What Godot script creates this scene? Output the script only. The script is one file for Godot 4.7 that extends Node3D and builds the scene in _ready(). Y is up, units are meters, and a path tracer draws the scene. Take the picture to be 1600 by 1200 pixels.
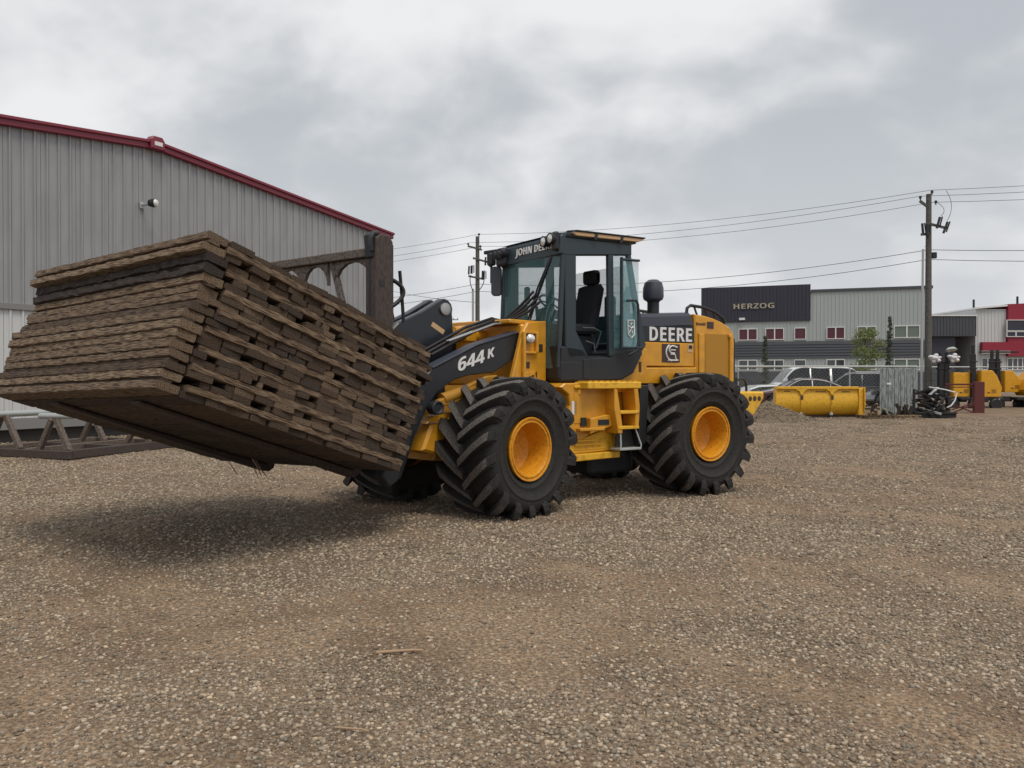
extends Node3D

var M := {}
var taken := {}
var rng := RandomNumberGenerator.new()


func _ready() -> void:
	rng.seed = 20240
	setup_view()
	materials()
	ground()
	metal_shed()
	far_buildings()
	poles_and_lines()
	fence()
	far_trees()
	wheel_loader()
	mat_pile()
	parked_vehicles()
	yard_things()
	gravel()


func setup_view() -> void:
	var cam := Camera3D.new()
	cam.name = "camera"
	cam.fov = 51.28
	cam.near = 0.1
	cam.far = 3000.0
	cam.position = Vector3(0, 1.6, 0)
	cam.rotation_degrees = Vector3(-0.46, 0, 0)
	add_child(cam)
	cam.current = true
	var env := Environment.new()
	env.background_mode = Environment.BG_SKY
	env.tonemap_mode = Environment.TONE_MAPPER_LINEAR
	env.tonemap_exposure = 1.75
	env.sdfgi_enabled = true
	env.ssao_enabled = true
	env.ssil_enabled = true
	var sky := Sky.new()
	var pano := PanoramaSkyMaterial.new()
	pano.panorama = ImageTexture.create_from_image(cloud_image())
	pano.energy_multiplier = 1.0
	sky.sky_material = pano
	env.sky = sky
	env.background_energy_multiplier = 1.0
	var we := WorldEnvironment.new()
	we.name = "world_environment"
	we.environment = env
	add_child(we)
	var sun := DirectionalLight3D.new()
	sun.name = "sun"
	sun.light_energy = 0.35
	sun.light_color = Color(1.0, 0.96, 0.9)
	sun.light_angular_distance = 24.0
	sun.shadow_enabled = true
	sun.rotation_degrees = Vector3(-62, 28, 0)
	add_child(sun)


func cloud_image() -> Image:
	var w := 2560
	var h := 1280
	var im := Image.create(w, h, false, Image.FORMAT_RGBF)
	var n1 := FastNoiseLite.new()
	n1.seed = 25
	n1.noise_type = FastNoiseLite.TYPE_SIMPLEX_SMOOTH
	n1.fractal_type = FastNoiseLite.FRACTAL_FBM
	n1.fractal_octaves = 7
	n1.fractal_gain = 0.52
	n1.frequency = 0.55
	var n2 := FastNoiseLite.new()
	n2.seed = 7
	n2.noise_type = FastNoiseLite.TYPE_SIMPLEX_SMOOTH
	n2.fractal_octaves = 3
	n2.frequency = 0.6
	var bright := Vector3(-0.095, 0.40, -0.9).normalized()
	for j in h:
		var el := (0.5 - (j + 0.5) / h) * PI
		var up := sin(el)
		if j > h * 0.53:
			im.fill_rect(Rect2i(0, j, w, h - j), Color(0.22, 0.19, 0.16))
			break
		for i in w:
			var az := ((i + 0.5) / w - 0.5) * TAU
			var d := Vector3(sin(az) * cos(el), up, -cos(az) * cos(el))
			var q := d.rotated(Vector3.UP, -0.15)
			var p := Vector3(q.x, q.y * 1.7, q.z) / (maxf(up, 0.0) * 0.5 + 0.30)
			var wx := n2.get_noise_3dv(p * 1.1 + Vector3(7, 0, 3))
			var wz := n2.get_noise_3dv(p * 1.1 + Vector3(-9, 4, 1))
			var c := n1.get_noise_3dv(p * 1.5 + Vector3(wx, wx, wz) * 0.35)
			var c2 := n1.get_noise_3dv(p * 0.6 + Vector3(31, wz * 0.4, 12))
			var puff := 0.62 - absf(n1.get_noise_3dv(p * 2.6 + Vector3(3.0 + wx * 0.3, 8, wz * 0.3))) * 1.9
			var v := clampf(0.47 + c * 1.1 + c2 * 0.6 + puff * 0.30, 0.0, 1.0)
			v = v * v * (3.0 - 2.0 * v)
			var low := clampf(1.0 - up / 0.30, 0.0, 1.0)
			v = lerpf(v, 0.9, low * 0.55)
			var dark := Color(0.282, 0.302, 0.325)
			var pale := Color(0.485, 0.487, 0.493)
			var col := dark.lerp(pale, v)
			var g := pow(clampf(d.dot(bright), 0.0, 1.0), 150.0)
			col = col.lerp(Color(0.66, 0.65, 0.665), g * clampf(0.75 + c * 1.6, 0.0, 1.0))
			im.set_pixel(i, j, col)
	return im


# ---------------------------------------------------------------- helpers
func numbered(called: String) -> String:
	var k: int = taken.get(called, 0)
	taken[called] = k + 1
	return called if k == 0 else "%s_%03d" % [called, k]


func tag(o: Node3D, label: String, category: String, group := "", kind := "") -> Node3D:
	if label:
		o.set_meta("label", label)
	if category:
		o.set_meta("category", category)
	if group:
		o.set_meta("group", group)
	if kind:
		o.set_meta("kind", kind)
	return o


func thing(called: String, label: String, category: String, at := Vector3.ZERO, turn := 0.0, group := "") -> Node3D:
	var o := Node3D.new()
	o.name = numbered(called)
	add_child(o)
	o.position = at
	o.rotation_degrees.y = turn
	tag(o, label, category, group)
	return o


func S() -> SurfaceTool:
	var s := SurfaceTool.new()
	s.begin(Mesh.PRIMITIVE_TRIANGLES)
	s.set_smooth_group(-1)
	return s


func add(parent: Node3D, called: String, s: SurfaceTool, mat: Material, t := Transform3D()) -> MeshInstance3D:
	s.generate_normals()
	var mi := MeshInstance3D.new()
	mi.mesh = s.commit()
	mi.material_override = mat
	mi.transform = t
	if parent == self:
		mi.name = numbered(called)
		add_child(mi)
	else:
		mi.name = called
		parent.add_child(mi, true)
	return mi


func put(parent: Node3D, called: String, mesh: Mesh, mat: Material, t := Transform3D()) -> MeshInstance3D:
	var mi := MeshInstance3D.new()
	mi.mesh = mesh
	mi.material_override = mat
	mi.transform = t
	mi.name = called
	parent.add_child(mi, true)
	return mi


func at(x: float, y: float, z: float) -> Transform3D:
	return Transform3D(Basis(), Vector3(x, y, z))


func tri(s: SurfaceTool, a: Vector3, b: Vector3, c: Vector3) -> void:
	s.add_vertex(a)
	s.add_vertex(c)
	s.add_vertex(b)


func quad(s: SurfaceTool, a: Vector3, b: Vector3, c: Vector3, d: Vector3) -> void:
	tri(s, a, b, c)
	tri(s, a, c, d)


func loft(s: SurfaceTool, rings: Array, closed := true) -> void:
	for k in rings.size() - 1:
		var r0: PackedVector3Array = rings[k]
		var r1: PackedVector3Array = rings[k + 1]
		var n := r0.size()
		for i in (n if closed else n - 1):
			var j := (i + 1) % n
			quad(s, r0[i], r0[j], r1[j], r1[i])


func area2(p: PackedVector2Array) -> float:
	var a := 0.0
	for i in p.size():
		a += p[i].cross(p[(i + 1) % p.size()])
	return a


func inset(p: PackedVector2Array, b: float) -> PackedVector2Array:
	var out := PackedVector2Array()
	var n := p.size()
	for i in n:
		var e0 := (p[i] - p[(i + n - 1) % n]).normalized()
		var e1 := (p[(i + 1) % n] - p[i]).normalized()
		var m := Vector2(-e0.y - e1.y, e0.x + e1.x)
		m = m.normalized() if m.length() > 0.01 else Vector2(-e0.y, e0.x)
		out.append(p[i] + m * b / maxf(0.45, m.dot(Vector2(-e0.y, e0.x))))
	return out


func cap(s: SurfaceTool, p: PackedVector2Array, z: float, up: bool, t: Transform3D) -> void:
	var idx := Geometry2D.triangulate_polygon(p)
	for k in range(0, idx.size(), 3):
		var a := p[idx[k]]
		var b := p[idx[k + 1]]
		var c := p[idx[k + 2]]
		if ((b - a).cross(c - a) < 0.0) == up:
			var q := b
			b = c
			c = q
		tri(s, t * Vector3(a.x, a.y, z), t * Vector3(b.x, b.y, z), t * Vector3(c.x, c.y, z))


func ring(p: PackedVector2Array, z: float, t: Transform3D) -> PackedVector3Array:
	var out := PackedVector3Array()
	for q in p:
		out.append(t * Vector3(q.x, q.y, z))
	return out


# a flat outline in x and y, pulled from z0 to z1, its rims chamfered by b
func prism(s: SurfaceTool, poly: PackedVector2Array, z0: float, z1: float, b := 0.0, t := Transform3D()) -> void:
	var p := poly
	if area2(p) < 0.0:
		p = poly.duplicate()
		p.reverse()
	if b > 0.0:
		var q := inset(p, b)
		loft(s, [ring(q, z0, t), ring(p, z0 + b, t), ring(p, z1 - b, t), ring(q, z1, t)])
		cap(s, q, z0, false, t)
		cap(s, q, z1, true, t)
	else:
		loft(s, [ring(p, z0, t), ring(p, z1, t)])
		cap(s, p, z0, false, t)
		cap(s, p, z1, true, t)


func rect(x0: float, y0: float, x1: float, y1: float, c := 0.0) -> PackedVector2Array:
	if c <= 0.0:
		return PackedVector2Array([Vector2(x0, y0), Vector2(x1, y0), Vector2(x1, y1), Vector2(x0, y1)])
	return PackedVector2Array([Vector2(x0 + c, y0), Vector2(x1 - c, y0), Vector2(x1, y0 + c), Vector2(x1, y1 - c), Vector2(x1 - c, y1), Vector2(x0 + c, y1), Vector2(x0, y1 - c), Vector2(x0, y0 + c)])


func round_rect(x0: float, y0: float, x1: float, y1: float, r: float, n := 4) -> PackedVector2Array:
	var out := PackedVector2Array()
	var cs := [Vector2(x1 - r, y0 + r), Vector2(x1 - r, y1 - r), Vector2(x0 + r, y1 - r), Vector2(x0 + r, y0 + r)]
	for k in 4:
		for i in n + 1:
			var a := -PI / 2 + (k + float(i) / n) * PI / 2
			out.append(cs[k] + Vector2(cos(a), sin(a)) * r)
	return out


func poly(a: Array) -> PackedVector2Array:
	var out := PackedVector2Array()
	for k in range(0, a.size(), 2):
		out.append(Vector2(a[k], a[k + 1]))
	return out


func box(s: SurfaceTool, x0: float, x1: float, y0: float, y1: float, z0: float, z1: float, b := 0.0, t := Transform3D()) -> void:
	prism(s, rect(x0, y0, x1, y1, b), z0, z1, b, t)


# a bar of rectangular section from a to b
func bar(s: SurfaceTool, a: Vector3, b: Vector3, w: float, h: float, c := 0.0, side := Vector3.UP) -> void:
	var z := (b - a).normalized()
	var x := side.cross(z)
	if x.length() < 0.05:
		x = Vector3.RIGHT.cross(z)
	x = x.normalized()
	var y := z.cross(x)
	prism(s, rect(-w / 2, -h / 2, w / 2, h / 2, c), 0, (b - a).length(), c, Transform3D(Basis(x, y, z), a))


func tube(s: SurfaceTool, pts: Array, r: float, n := 8, r_end := -1.0, caps := true) -> void:
	var rings := []
	var x := Vector3.ZERO
	for k in pts.size():
		var p: Vector3 = pts[k]
		var q0: Vector3 = pts[maxi(k - 1, 0)]
		var q1: Vector3 = pts[mini(k + 1, pts.size() - 1)]
		var z := (q1 - q0).normalized()
		if x == Vector3.ZERO:
			x = (Vector3.UP if absf(z.y) < 0.9 else Vector3.RIGHT).cross(z).normalized()
		x = (x - z * x.dot(z)).normalized()
		var y := z.cross(x)
		var rr := r if r_end < 0.0 else lerpf(r, r_end, float(k) / (pts.size() - 1))
		var rg := PackedVector3Array()
		for i in n:
			var a := TAU * i / n
			rg.append(p + (x * cos(a) + y * sin(a)) * rr)
		rings.append(rg)
	s.set_smooth_group(1)
	loft(s, rings)
	s.set_smooth_group(-1)
	if caps:
		var c0: Vector3 = pts[0]
		var c1: Vector3 = pts[-1]
		for i in n:
			tri(s, c0, rings[0][(i + 1) % n], rings[0][i])
			tri(s, c1, rings[-1][i], rings[-1][(i + 1) % n])


# profile of (radius, z) points turned about the z axis
func lathe(s: SurfaceTool, prof: PackedVector2Array, n: int, t := Transform3D(), crease := 0.6) -> void:
	var rings := []
	for q in prof:
		var rg := PackedVector3Array()
		for i in n:
			var a := TAU * i / n
			rg.append(t * Vector3(cos(a) * q.x, sin(a) * q.x, q.y))
		rings.append(rg)
	var g := 10
	for k in prof.size() - 1:
		if k > 0:
			var turn := absf((prof[k] - prof[k - 1]).angle_to(prof[k + 1] - prof[k]))
			if turn > crease:
				g += 1
		s.set_smooth_group(g)
		loft(s, [rings[k], rings[k + 1]])
	s.set_smooth_group(-1)


func ball(s: SurfaceTool, c: Vector3, r: Vector3, n := 10, m := 6) -> void:
	var pr := PackedVector2Array()
	for k in m + 1:
		var a := -PI / 2 + PI * k / m
		pr.append(Vector2(maxf(cos(a), 0.001), sin(a)))
	lathe(s, pr, n, Transform3D(Basis.from_scale(r), c), 3.0)


func arc(a: Vector3, b: Vector3, lift: Vector3, n := 8) -> Array:
	var out := []
	for i in n + 1:
		var k := float(i) / n
		out.append(a.lerp(b, k) + lift * 4.0 * k * (1.0 - k))
	return out


func words(parent: Node3D, called: String, text: String, height: float, stretch: float, mat: Material, t: Transform3D, bold := 700, depth := 0.012) -> MeshInstance3D:
	var f := SystemFont.new()
	f.font_names = PackedStringArray(["Droid Sans"])
	f.font_weight = bold
	var m := TextMesh.new()
	m.text = text
	m.font = f
	m.font_size = 64
	m.pixel_size = height / 46.0
	m.depth = depth
	return put(parent, called, m, mat, t * Transform3D(Basis.from_scale(Vector3(stretch, 1, 1)), Vector3.ZERO))


func lin(r: float, g: float, b: float, a := 1.0) -> Color:
	var c := Color(r, g, b).linear_to_srgb()
	c.a = a
	return c


func mk(called: String, c: Color, rough := 0.7, metal := 0.0) -> StandardMaterial3D:
	var m := StandardMaterial3D.new()
	m.resource_name = called
	m.albedo_color = c
	m.roughness = rough
	m.metallic = metal
	M[called] = m
	return m


func noise_tex(sd: int, freq: float, lo: Color, hi: Color, oct := 4, size := 512, type := FastNoiseLite.TYPE_SIMPLEX_SMOOTH, c0 := 0.25, c1 := 0.75) -> NoiseTexture2D:
	var n := FastNoiseLite.new()
	n.seed = sd
	n.noise_type = type
	n.frequency = freq
	n.fractal_octaves = oct
	n.fractal_type = FastNoiseLite.FRACTAL_FBM
	var g := Gradient.new()
	g.offsets = PackedFloat32Array([c0, c1])
	g.colors = PackedColorArray([lo, hi])
	var t := NoiseTexture2D.new()
	t.width = size
	t.height = size
	t.seamless = true
	t.noise = n
	t.color_ramp = g
	return t


func triplanar(m: StandardMaterial3D, tex: Texture2D, scale: Vector3, bump: Texture2D = null, bump_cm := 1.0) -> StandardMaterial3D:
	m.albedo_texture = tex
	m.uv1_triplanar = true
	m.uv1_scale = scale
	if bump:
		m.heightmap_enabled = true
		m.heightmap_texture = bump
		m.heightmap_scale = bump_cm
	return m


func materials() -> void:
	var g := func(v: float) -> Color: return Color(v, v, v)
	var grime := noise_tex(3, 0.012, Color(0.93, 0.92, 0.90), Color(1, 1, 1), 5)
	var fine := noise_tex(8, 0.05, g.call(0.0), g.call(1.0), 4)
	var y := mk("yellow_paint", lin(0.68, 0.325, 0.022), 0.38)
	triplanar(y, grime, Vector3.ONE * 0.6)
	y.clearcoat_enabled = true
	y.clearcoat = 0.25
	y.clearcoat_roughness = 0.3
	var y2 := mk("worn_yellow_paint", lin(0.74, 0.42, 0.03), 0.5)
	triplanar(y2, noise_tex(4, 0.03, Color(0.88, 0.86, 0.84), Color(1, 1, 1), 6, 512, FastNoiseLite.TYPE_SIMPLEX_SMOOTH, 0.2, 0.45), Vector3.ONE * 0.5)
	mk("yellow_grille", lin(0.40, 0.195, 0.018), 0.6)
	mk("rim_yellow", lin(0.68, 0.30, 0.016), 0.42)
	triplanar(M.rim_yellow, noise_tex(41, 0.03, Color(0.86, 0.83, 0.8), Color(1, 1, 1), 5, 512, FastNoiseLite.TYPE_SIMPLEX_SMOOTH, 0.2, 0.5), Vector3.ONE * 1.2)
	var k := mk("black_paint", lin(0.016, 0.022, 0.032), 0.36)
	triplanar(k, grime, Vector3.ONE * 0.8)
	mk("arm_paint", lin(0.014, 0.016, 0.021), 0.45)
	triplanar(M.arm_paint, noise_tex(43, 0.02, Color(0.9, 0.9, 0.9), Color(1.3, 1.25, 1.2), 6), Vector3.ONE * 0.8)
	mk("slate_panel", lin(0.045, 0.052, 0.075), 0.42)
	mk("dark_trim", lin(0.015, 0.018, 0.024), 0.55)
	mk("cab_trim", lin(0.025, 0.042, 0.053), 0.45)
	mk("seat_cloth", lin(0.03, 0.032, 0.04), 0.9)
	mk("white_print", lin(0.72, 0.72, 0.72), 0.5)
	mk("tan_trim", lin(0.55, 0.36, 0.20), 0.6)
	mk("steel", lin(0.45, 0.45, 0.45), 0.35, 0.8)
	mk("lamp_glass", lin(0.75, 0.75, 0.72), 0.15, 0.3)
	mk("brown_print", lin(0.05, 0.028, 0.022), 0.5)
	mk("hose_rubber", lin(0.014, 0.014, 0.016), 0.45)
	var r := mk("tyre_rubber", lin(0.018, 0.0168, 0.0158), 0.8)
	triplanar(r, noise_tex(9, 0.02, Color(0.8, 0.8, 0.8), Color(3.8, 3.4, 2.9), 6, 512, FastNoiseLite.TYPE_SIMPLEX_SMOOTH, 0.35, 0.85), Vector3.ONE * 1.4, fine, 0.25)
	var rd := mk("skylit_dusty_rubber", lin(0.22, 0.205, 0.19), 0.92)  # dust on the lug tops, with sky light painted into the paler tone
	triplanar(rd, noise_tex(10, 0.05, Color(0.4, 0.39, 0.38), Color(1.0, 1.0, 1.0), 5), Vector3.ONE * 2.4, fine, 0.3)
	var gl := mk("cab_glass", lin(0.12, 0.33, 0.37, 0.26), 0.04)
	gl.transparency = BaseMaterial3D.TRANSPARENCY_ALPHA
	gl.metallic_specular = 0.5
	var rust := mk("rusty_steel", lin(0.075, 0.058, 0.052), 0.75, 0.1)
	triplanar(rust, noise_tex(12, 0.03, Color(0.78, 0.78, 0.8), Color(1.15, 1.1, 1.05), 6), Vector3(2.4, 0.5, 2.4), fine, 0.2)
	var rust2 := mk("rail_steel", lin(0.15, 0.125, 0.11), 0.7, 0.1)
	triplanar(rust2, noise_tex(13, 0.03, Color(0.7, 0.68, 0.66), Color(1.2, 1.15, 1.1), 6), Vector3.ONE * 1.2)
	mk("rod_chrome", lin(0.55, 0.55, 0.56), 0.2, 0.9)

	# wood: the grain runs along the local x axis of each plank
	var grain := noise_tex(21, 0.02, Color(0.42, 0.40, 0.38), Color(1.35, 1.3, 1.25), 6, 512, FastNoiseLite.TYPE_SIMPLEX_SMOOTH, 0.22, 0.78)
	var rough_grain := noise_tex(22, 0.035, g.call(0.0), g.call(1.0), 6)
	var tones := [[0.112, 0.077, 0.052], [0.088, 0.060, 0.041], [0.205, 0.147, 0.099], [0.070, 0.050, 0.038], [0.255, 0.188, 0.126], [0.052, 0.040, 0.034]]
	for i in tones.size():
		var w := mk("mat_wood_%d" % i, lin(tones[i][0], tones[i][1], tones[i][2]), 0.88)
		triplanar(w, grain, Vector3(0.5, 7.0, 7.0), rough_grain, 0.5)
	mk("stick_wood", lin(0.36, 0.25, 0.16), 0.85)
	mk("pale_wood", lin(0.32, 0.25, 0.15), 0.85)
	triplanar(M.pale_wood, grain, Vector3(0.4, 3, 3))
	mk("pole_wood", lin(0.135, 0.128, 0.115), 0.9)
	triplanar(M.pole_wood, noise_tex(24, 0.03, Color(0.6, 0.6, 0.6), Color(1.2, 1.2, 1.2), 5), Vector3(3, 0.25, 3))
	mk("char_scrap", lin(0.018, 0.016, 0.016), 0.85)

	# buildings
	var cl := mk("shed_cladding", lin(0.298, 0.308, 0.325), 0.5, 0.0)
	triplanar(cl, noise_tex(31, 0.01, Color(0.96, 0.96, 0.96), Color(1.0, 1.0, 1.0), 3), Vector3(0.4, 0.12, 0.4))
	mk("shed_low_cladding", lin(0.55, 0.57, 0.58), 0.5, 0.0)
	mk("red_trim", lin(0.20, 0.022, 0.045), 0.45)
	mk("grey_flashing", lin(0.20, 0.20, 0.20), 0.5)
	mk("dark_base", lin(0.03, 0.028, 0.026), 0.9)
	mk("concrete", lin(0.22, 0.2, 0.18), 0.9)
	mk("roof_metal", lin(0.35, 0.35, 0.36), 0.5, 0.2)
	mk("navy_cladding", lin(0.030, 0.032, 0.050), 0.5)
	mk("pale_cladding", lin(0.36, 0.40, 0.40), 0.5)
	mk("navy_siding", lin(0.058, 0.064, 0.078), 0.6)
	mk("white_frame", lin(0.7, 0.7, 0.7), 0.5)
	mk("white_cladding", lin(0.52, 0.54, 0.55), 0.5)
	mk("red_cladding", lin(0.26, 0.015, 0.035), 0.5)
	var wg := mk("window_glass", lin(0.03, 0.04, 0.045), 0.08)
	wg.metallic_specular = 0.7
	mk("red_blind", lin(0.085, 0.018, 0.028), 0.25)
	mk("green_glass", lin(0.13, 0.17, 0.14), 0.2)
	mk("sign_letters", lin(0.36, 0.33, 0.26), 0.5)
	mk("galvanised", lin(0.42, 0.45, 0.45), 0.5, 0.3)
	mk("fence_sheet", lin(0.30, 0.34, 0.34), 0.55, 0.1)
	triplanar(M.fence_sheet, noise_tex(35, 0.02, Color(0.75, 0.75, 0.75), Color(1.1, 1.1, 1.1), 4), Vector3(0.8, 0.2, 0.8))
	mk("wire", lin(0.03, 0.03, 0.033), 0.6)

	# vehicles and yard
	for c in [["car_white", 0.62, 0.64, 0.66], ["car_maroon", 0.055, 0.014, 0.022], ["car_black", 0.016, 0.017, 0.02], ["car_silver", 0.4, 0.41, 0.43]]:
		var m := mk(c[0], lin(c[1], c[2], c[3]), 0.3)
		m.clearcoat_enabled = true
		m.clearcoat = 0.8
		m.clearcoat_roughness = 0.08
	mk("car_glass", lin(0.012, 0.014, 0.016), 0.06)
	mk("machine_yellow", lin(0.68, 0.34, 0.015), 0.5)
	triplanar(M.machine_yellow, grime, Vector3.ONE * 1.2)
	mk("mast_black", lin(0.012, 0.012, 0.014), 0.6)
	mk("white_bag", lin(0.62, 0.62, 0.64), 0.6)
	mk("rusty_red", lin(0.10, 0.022, 0.02), 0.75)
	var gp := mk("pile_gravel", lin(0.27, 0.21, 0.15), 0.95)
	triplanar(gp, noise_tex(51, 0.09, Color(0.6, 0.58, 0.55), Color(1.2, 1.2, 1.2), 4, 512, FastNoiseLite.TYPE_CELLULAR), Vector3.ONE * 0.8, fine, 3.0)
	for c in [["leaf_green", 0.12, 0.155, 0.05], ["leaf_olive", 0.16, 0.17, 0.075], ["needle_dark", 0.05, 0.068, 0.042]]:
		var lm := mk(c[0], lin(c[1], c[2], c[3]), 0.7)
		lm.cull_mode = BaseMaterial3D.CULL_DISABLED
		lm.backlight_enabled = true
		lm.backlight = lin(c[1] * 0.5, c[2] * 0.5, c[3] * 0.5)
	mk("bark", lin(0.06, 0.05, 0.04), 0.9)

	# ground
	var gm := mk("gravel_ground", Color(1, 1, 1), 0.95)
	gm.vertex_color_use_as_albedo = true
	var pebbles := noise_tex(61, 0.045, Color(0.66, 0.64, 0.62), Color(1.18, 1.17, 1.16), 3, 2048, FastNoiseLite.TYPE_CELLULAR, 0.15, 0.85)
	gm.albedo_texture = pebbles
	gm.uv1_scale = Vector3.ONE
	gm.heightmap_enabled = true
	gm.heightmap_texture = noise_tex(62, 0.05, g.call(0.0), g.call(1.0), 4, 1024, FastNoiseLite.TYPE_CELLULAR)
	gm.heightmap_scale = 1.4
	gm.detail_enabled = true
	gm.detail_blend_mode = BaseMaterial3D.BLEND_MODE_MUL
	gm.detail_albedo = noise_tex(63, 0.02, Color(0.86, 0.85, 0.84), Color(1.05, 1.05, 1.05), 6, 1024)
	gm.detail_uv_layer = BaseMaterial3D.DETAIL_UV_2


func ground_height(x: float, d: float) -> float:
	var y := 0.018 * sin(x * 0.9 + d * 0.55) * sin(d * 0.7 - x * 0.33) + 0.012 * sin(x * 2.3 - d * 1.7)
	y *= smoothstep(2.0, 4.0, d) * (1.0 - smoothstep(26.0, 40.0, d))
	return y + 0.12 * smoothstep(33.0, 37.0, d)


var patch_noise: FastNoiseLite


# share of bare trodden dirt, 0 (stony) to 1
func bare(x: float, d: float) -> float:
	if patch_noise == null:
		patch_noise = FastNoiseLite.new()
		patch_noise.seed = 77
		patch_noise.frequency = 0.42
		patch_noise.fractal_octaves = 4
	var v := patch_noise.get_noise_2d(x * 0.7 + 0.5 * d, d * 0.75) + 0.35 * patch_noise.get_noise_2d(x * 0.18 + 40.0, d * 0.16)
	var w := 0.5 * exp(-pow((x + 1.1 - 0.3 * d + 1.5) / 1.2, 2.0) - pow((d - 5.1) / 0.6, 2.0))
	for t in [-0.9, 1.0]:
		# wheel tracks curving through the yard
		var c: float = 1.2 + t + 0.10 * (d - 6.0) + 0.012 * (d - 6.0) * (d - 6.0)
		w += 0.16 * exp(-pow((x - c) / 0.38, 2.0))
		c = -4.2 + t + 0.42 * (d - 6.0)
		w += 0.14 * exp(-pow((x - c) / 0.42, 2.0))
	return smoothstep(-0.02, 0.36, v * 0.85 + w)


func ground() -> void:
	var xs := []
	var ds := []
	var v := -9.0
	while v <= 12.0:
		xs.append(v)
		v += 0.16
	for e in [14.0, 17.0, 20.0, 25.0, 32.0, 45.0, 70.0, 120.0, 250.0, 700.0]:
		xs.append(e)
		xs.push_front(-e + 2.0)
	v = -1.0
	while v < 18.0:
		ds.append(v)
		v += 0.16
	while v < 44.0:
		ds.append(v)
		v += 1.0
	for e in [46.0, 52.0, 60.0, 75.0, 100.0, 160.0, 300.0, 700.0, 1400.0]:
		ds.append(e)
	for e in [-3.0, -8.0, -20.0, -60.0, -200.0, -600.0]:
		ds.push_front(e)
	var st := SurfaceTool.new()
	st.begin(Mesh.PRIMITIVE_TRIANGLES)
	var nx := xs.size()
	for j in ds.size():
		for i in nx:
			var x: float = xs[i]
			var d: float = ds[j]
			var b := bare(x, d)
			st.set_color(Color(0.272, 0.200, 0.136).lerp(Color(0.332, 0.240, 0.160), b))
			st.set_uv(Vector2(x, d) / 2.6)
			st.set_uv2(Vector2(x + d * 0.2, d) / 23.0)
			st.add_vertex(Vector3(x, ground_height(x, d), -d))
	for j in ds.size() - 1:
		for i in nx - 1:
			var a := j * nx + i
			for q in [a, a + nx, a + 1, a + 1, a + nx, a + nx + 1]:
				st.add_index(q)
	st.generate_normals()
	var mi := MeshInstance3D.new()
	mi.name = "ground"
	mi.mesh = st.commit()
	mi.material_override = M.gravel_ground
	mi.set_meta("kind", "structure")
	add_child(mi)


func heap_height(x: float, z: float) -> float:
	var nz := FastNoiseLite.new()
	nz.seed = 3
	nz.frequency = 1.6
	var rad := Vector2(x / 1.15, z).length()
	return -0.05 + 0.78 * pow(maxf(0.0, 1.0 - rad / 1.75), 1.15) + 0.12 * nz.get_noise_2d(x * 2.0, z * 2.0)


func pebble_mesh(sd: int) -> ArrayMesh:
	var r := RandomNumberGenerator.new()
	r.seed = sd
	var s := S()
	s.set_smooth_group(1)
	var rows := 4
	var n := 6
	var rings := []
	for k in rows + 1:
		var a := -PI / 2 + PI * k / rows
		var rg := PackedVector3Array()
		for i in n:
			var b := TAU * (i + 0.5 * (k % 2)) / n
			var q := Vector3(cos(a) * cos(b), sin(a) * 0.48, cos(a) * sin(b) * 0.80)
			if k > 0 and k < rows:
				q *= r.randf_range(0.78, 1.16)
			rg.append(Vector3(q.x, q.y, -q.z))
		rings.append(rg)
	loft(s, rings)
	s.generate_normals()
	return s.commit()


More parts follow.
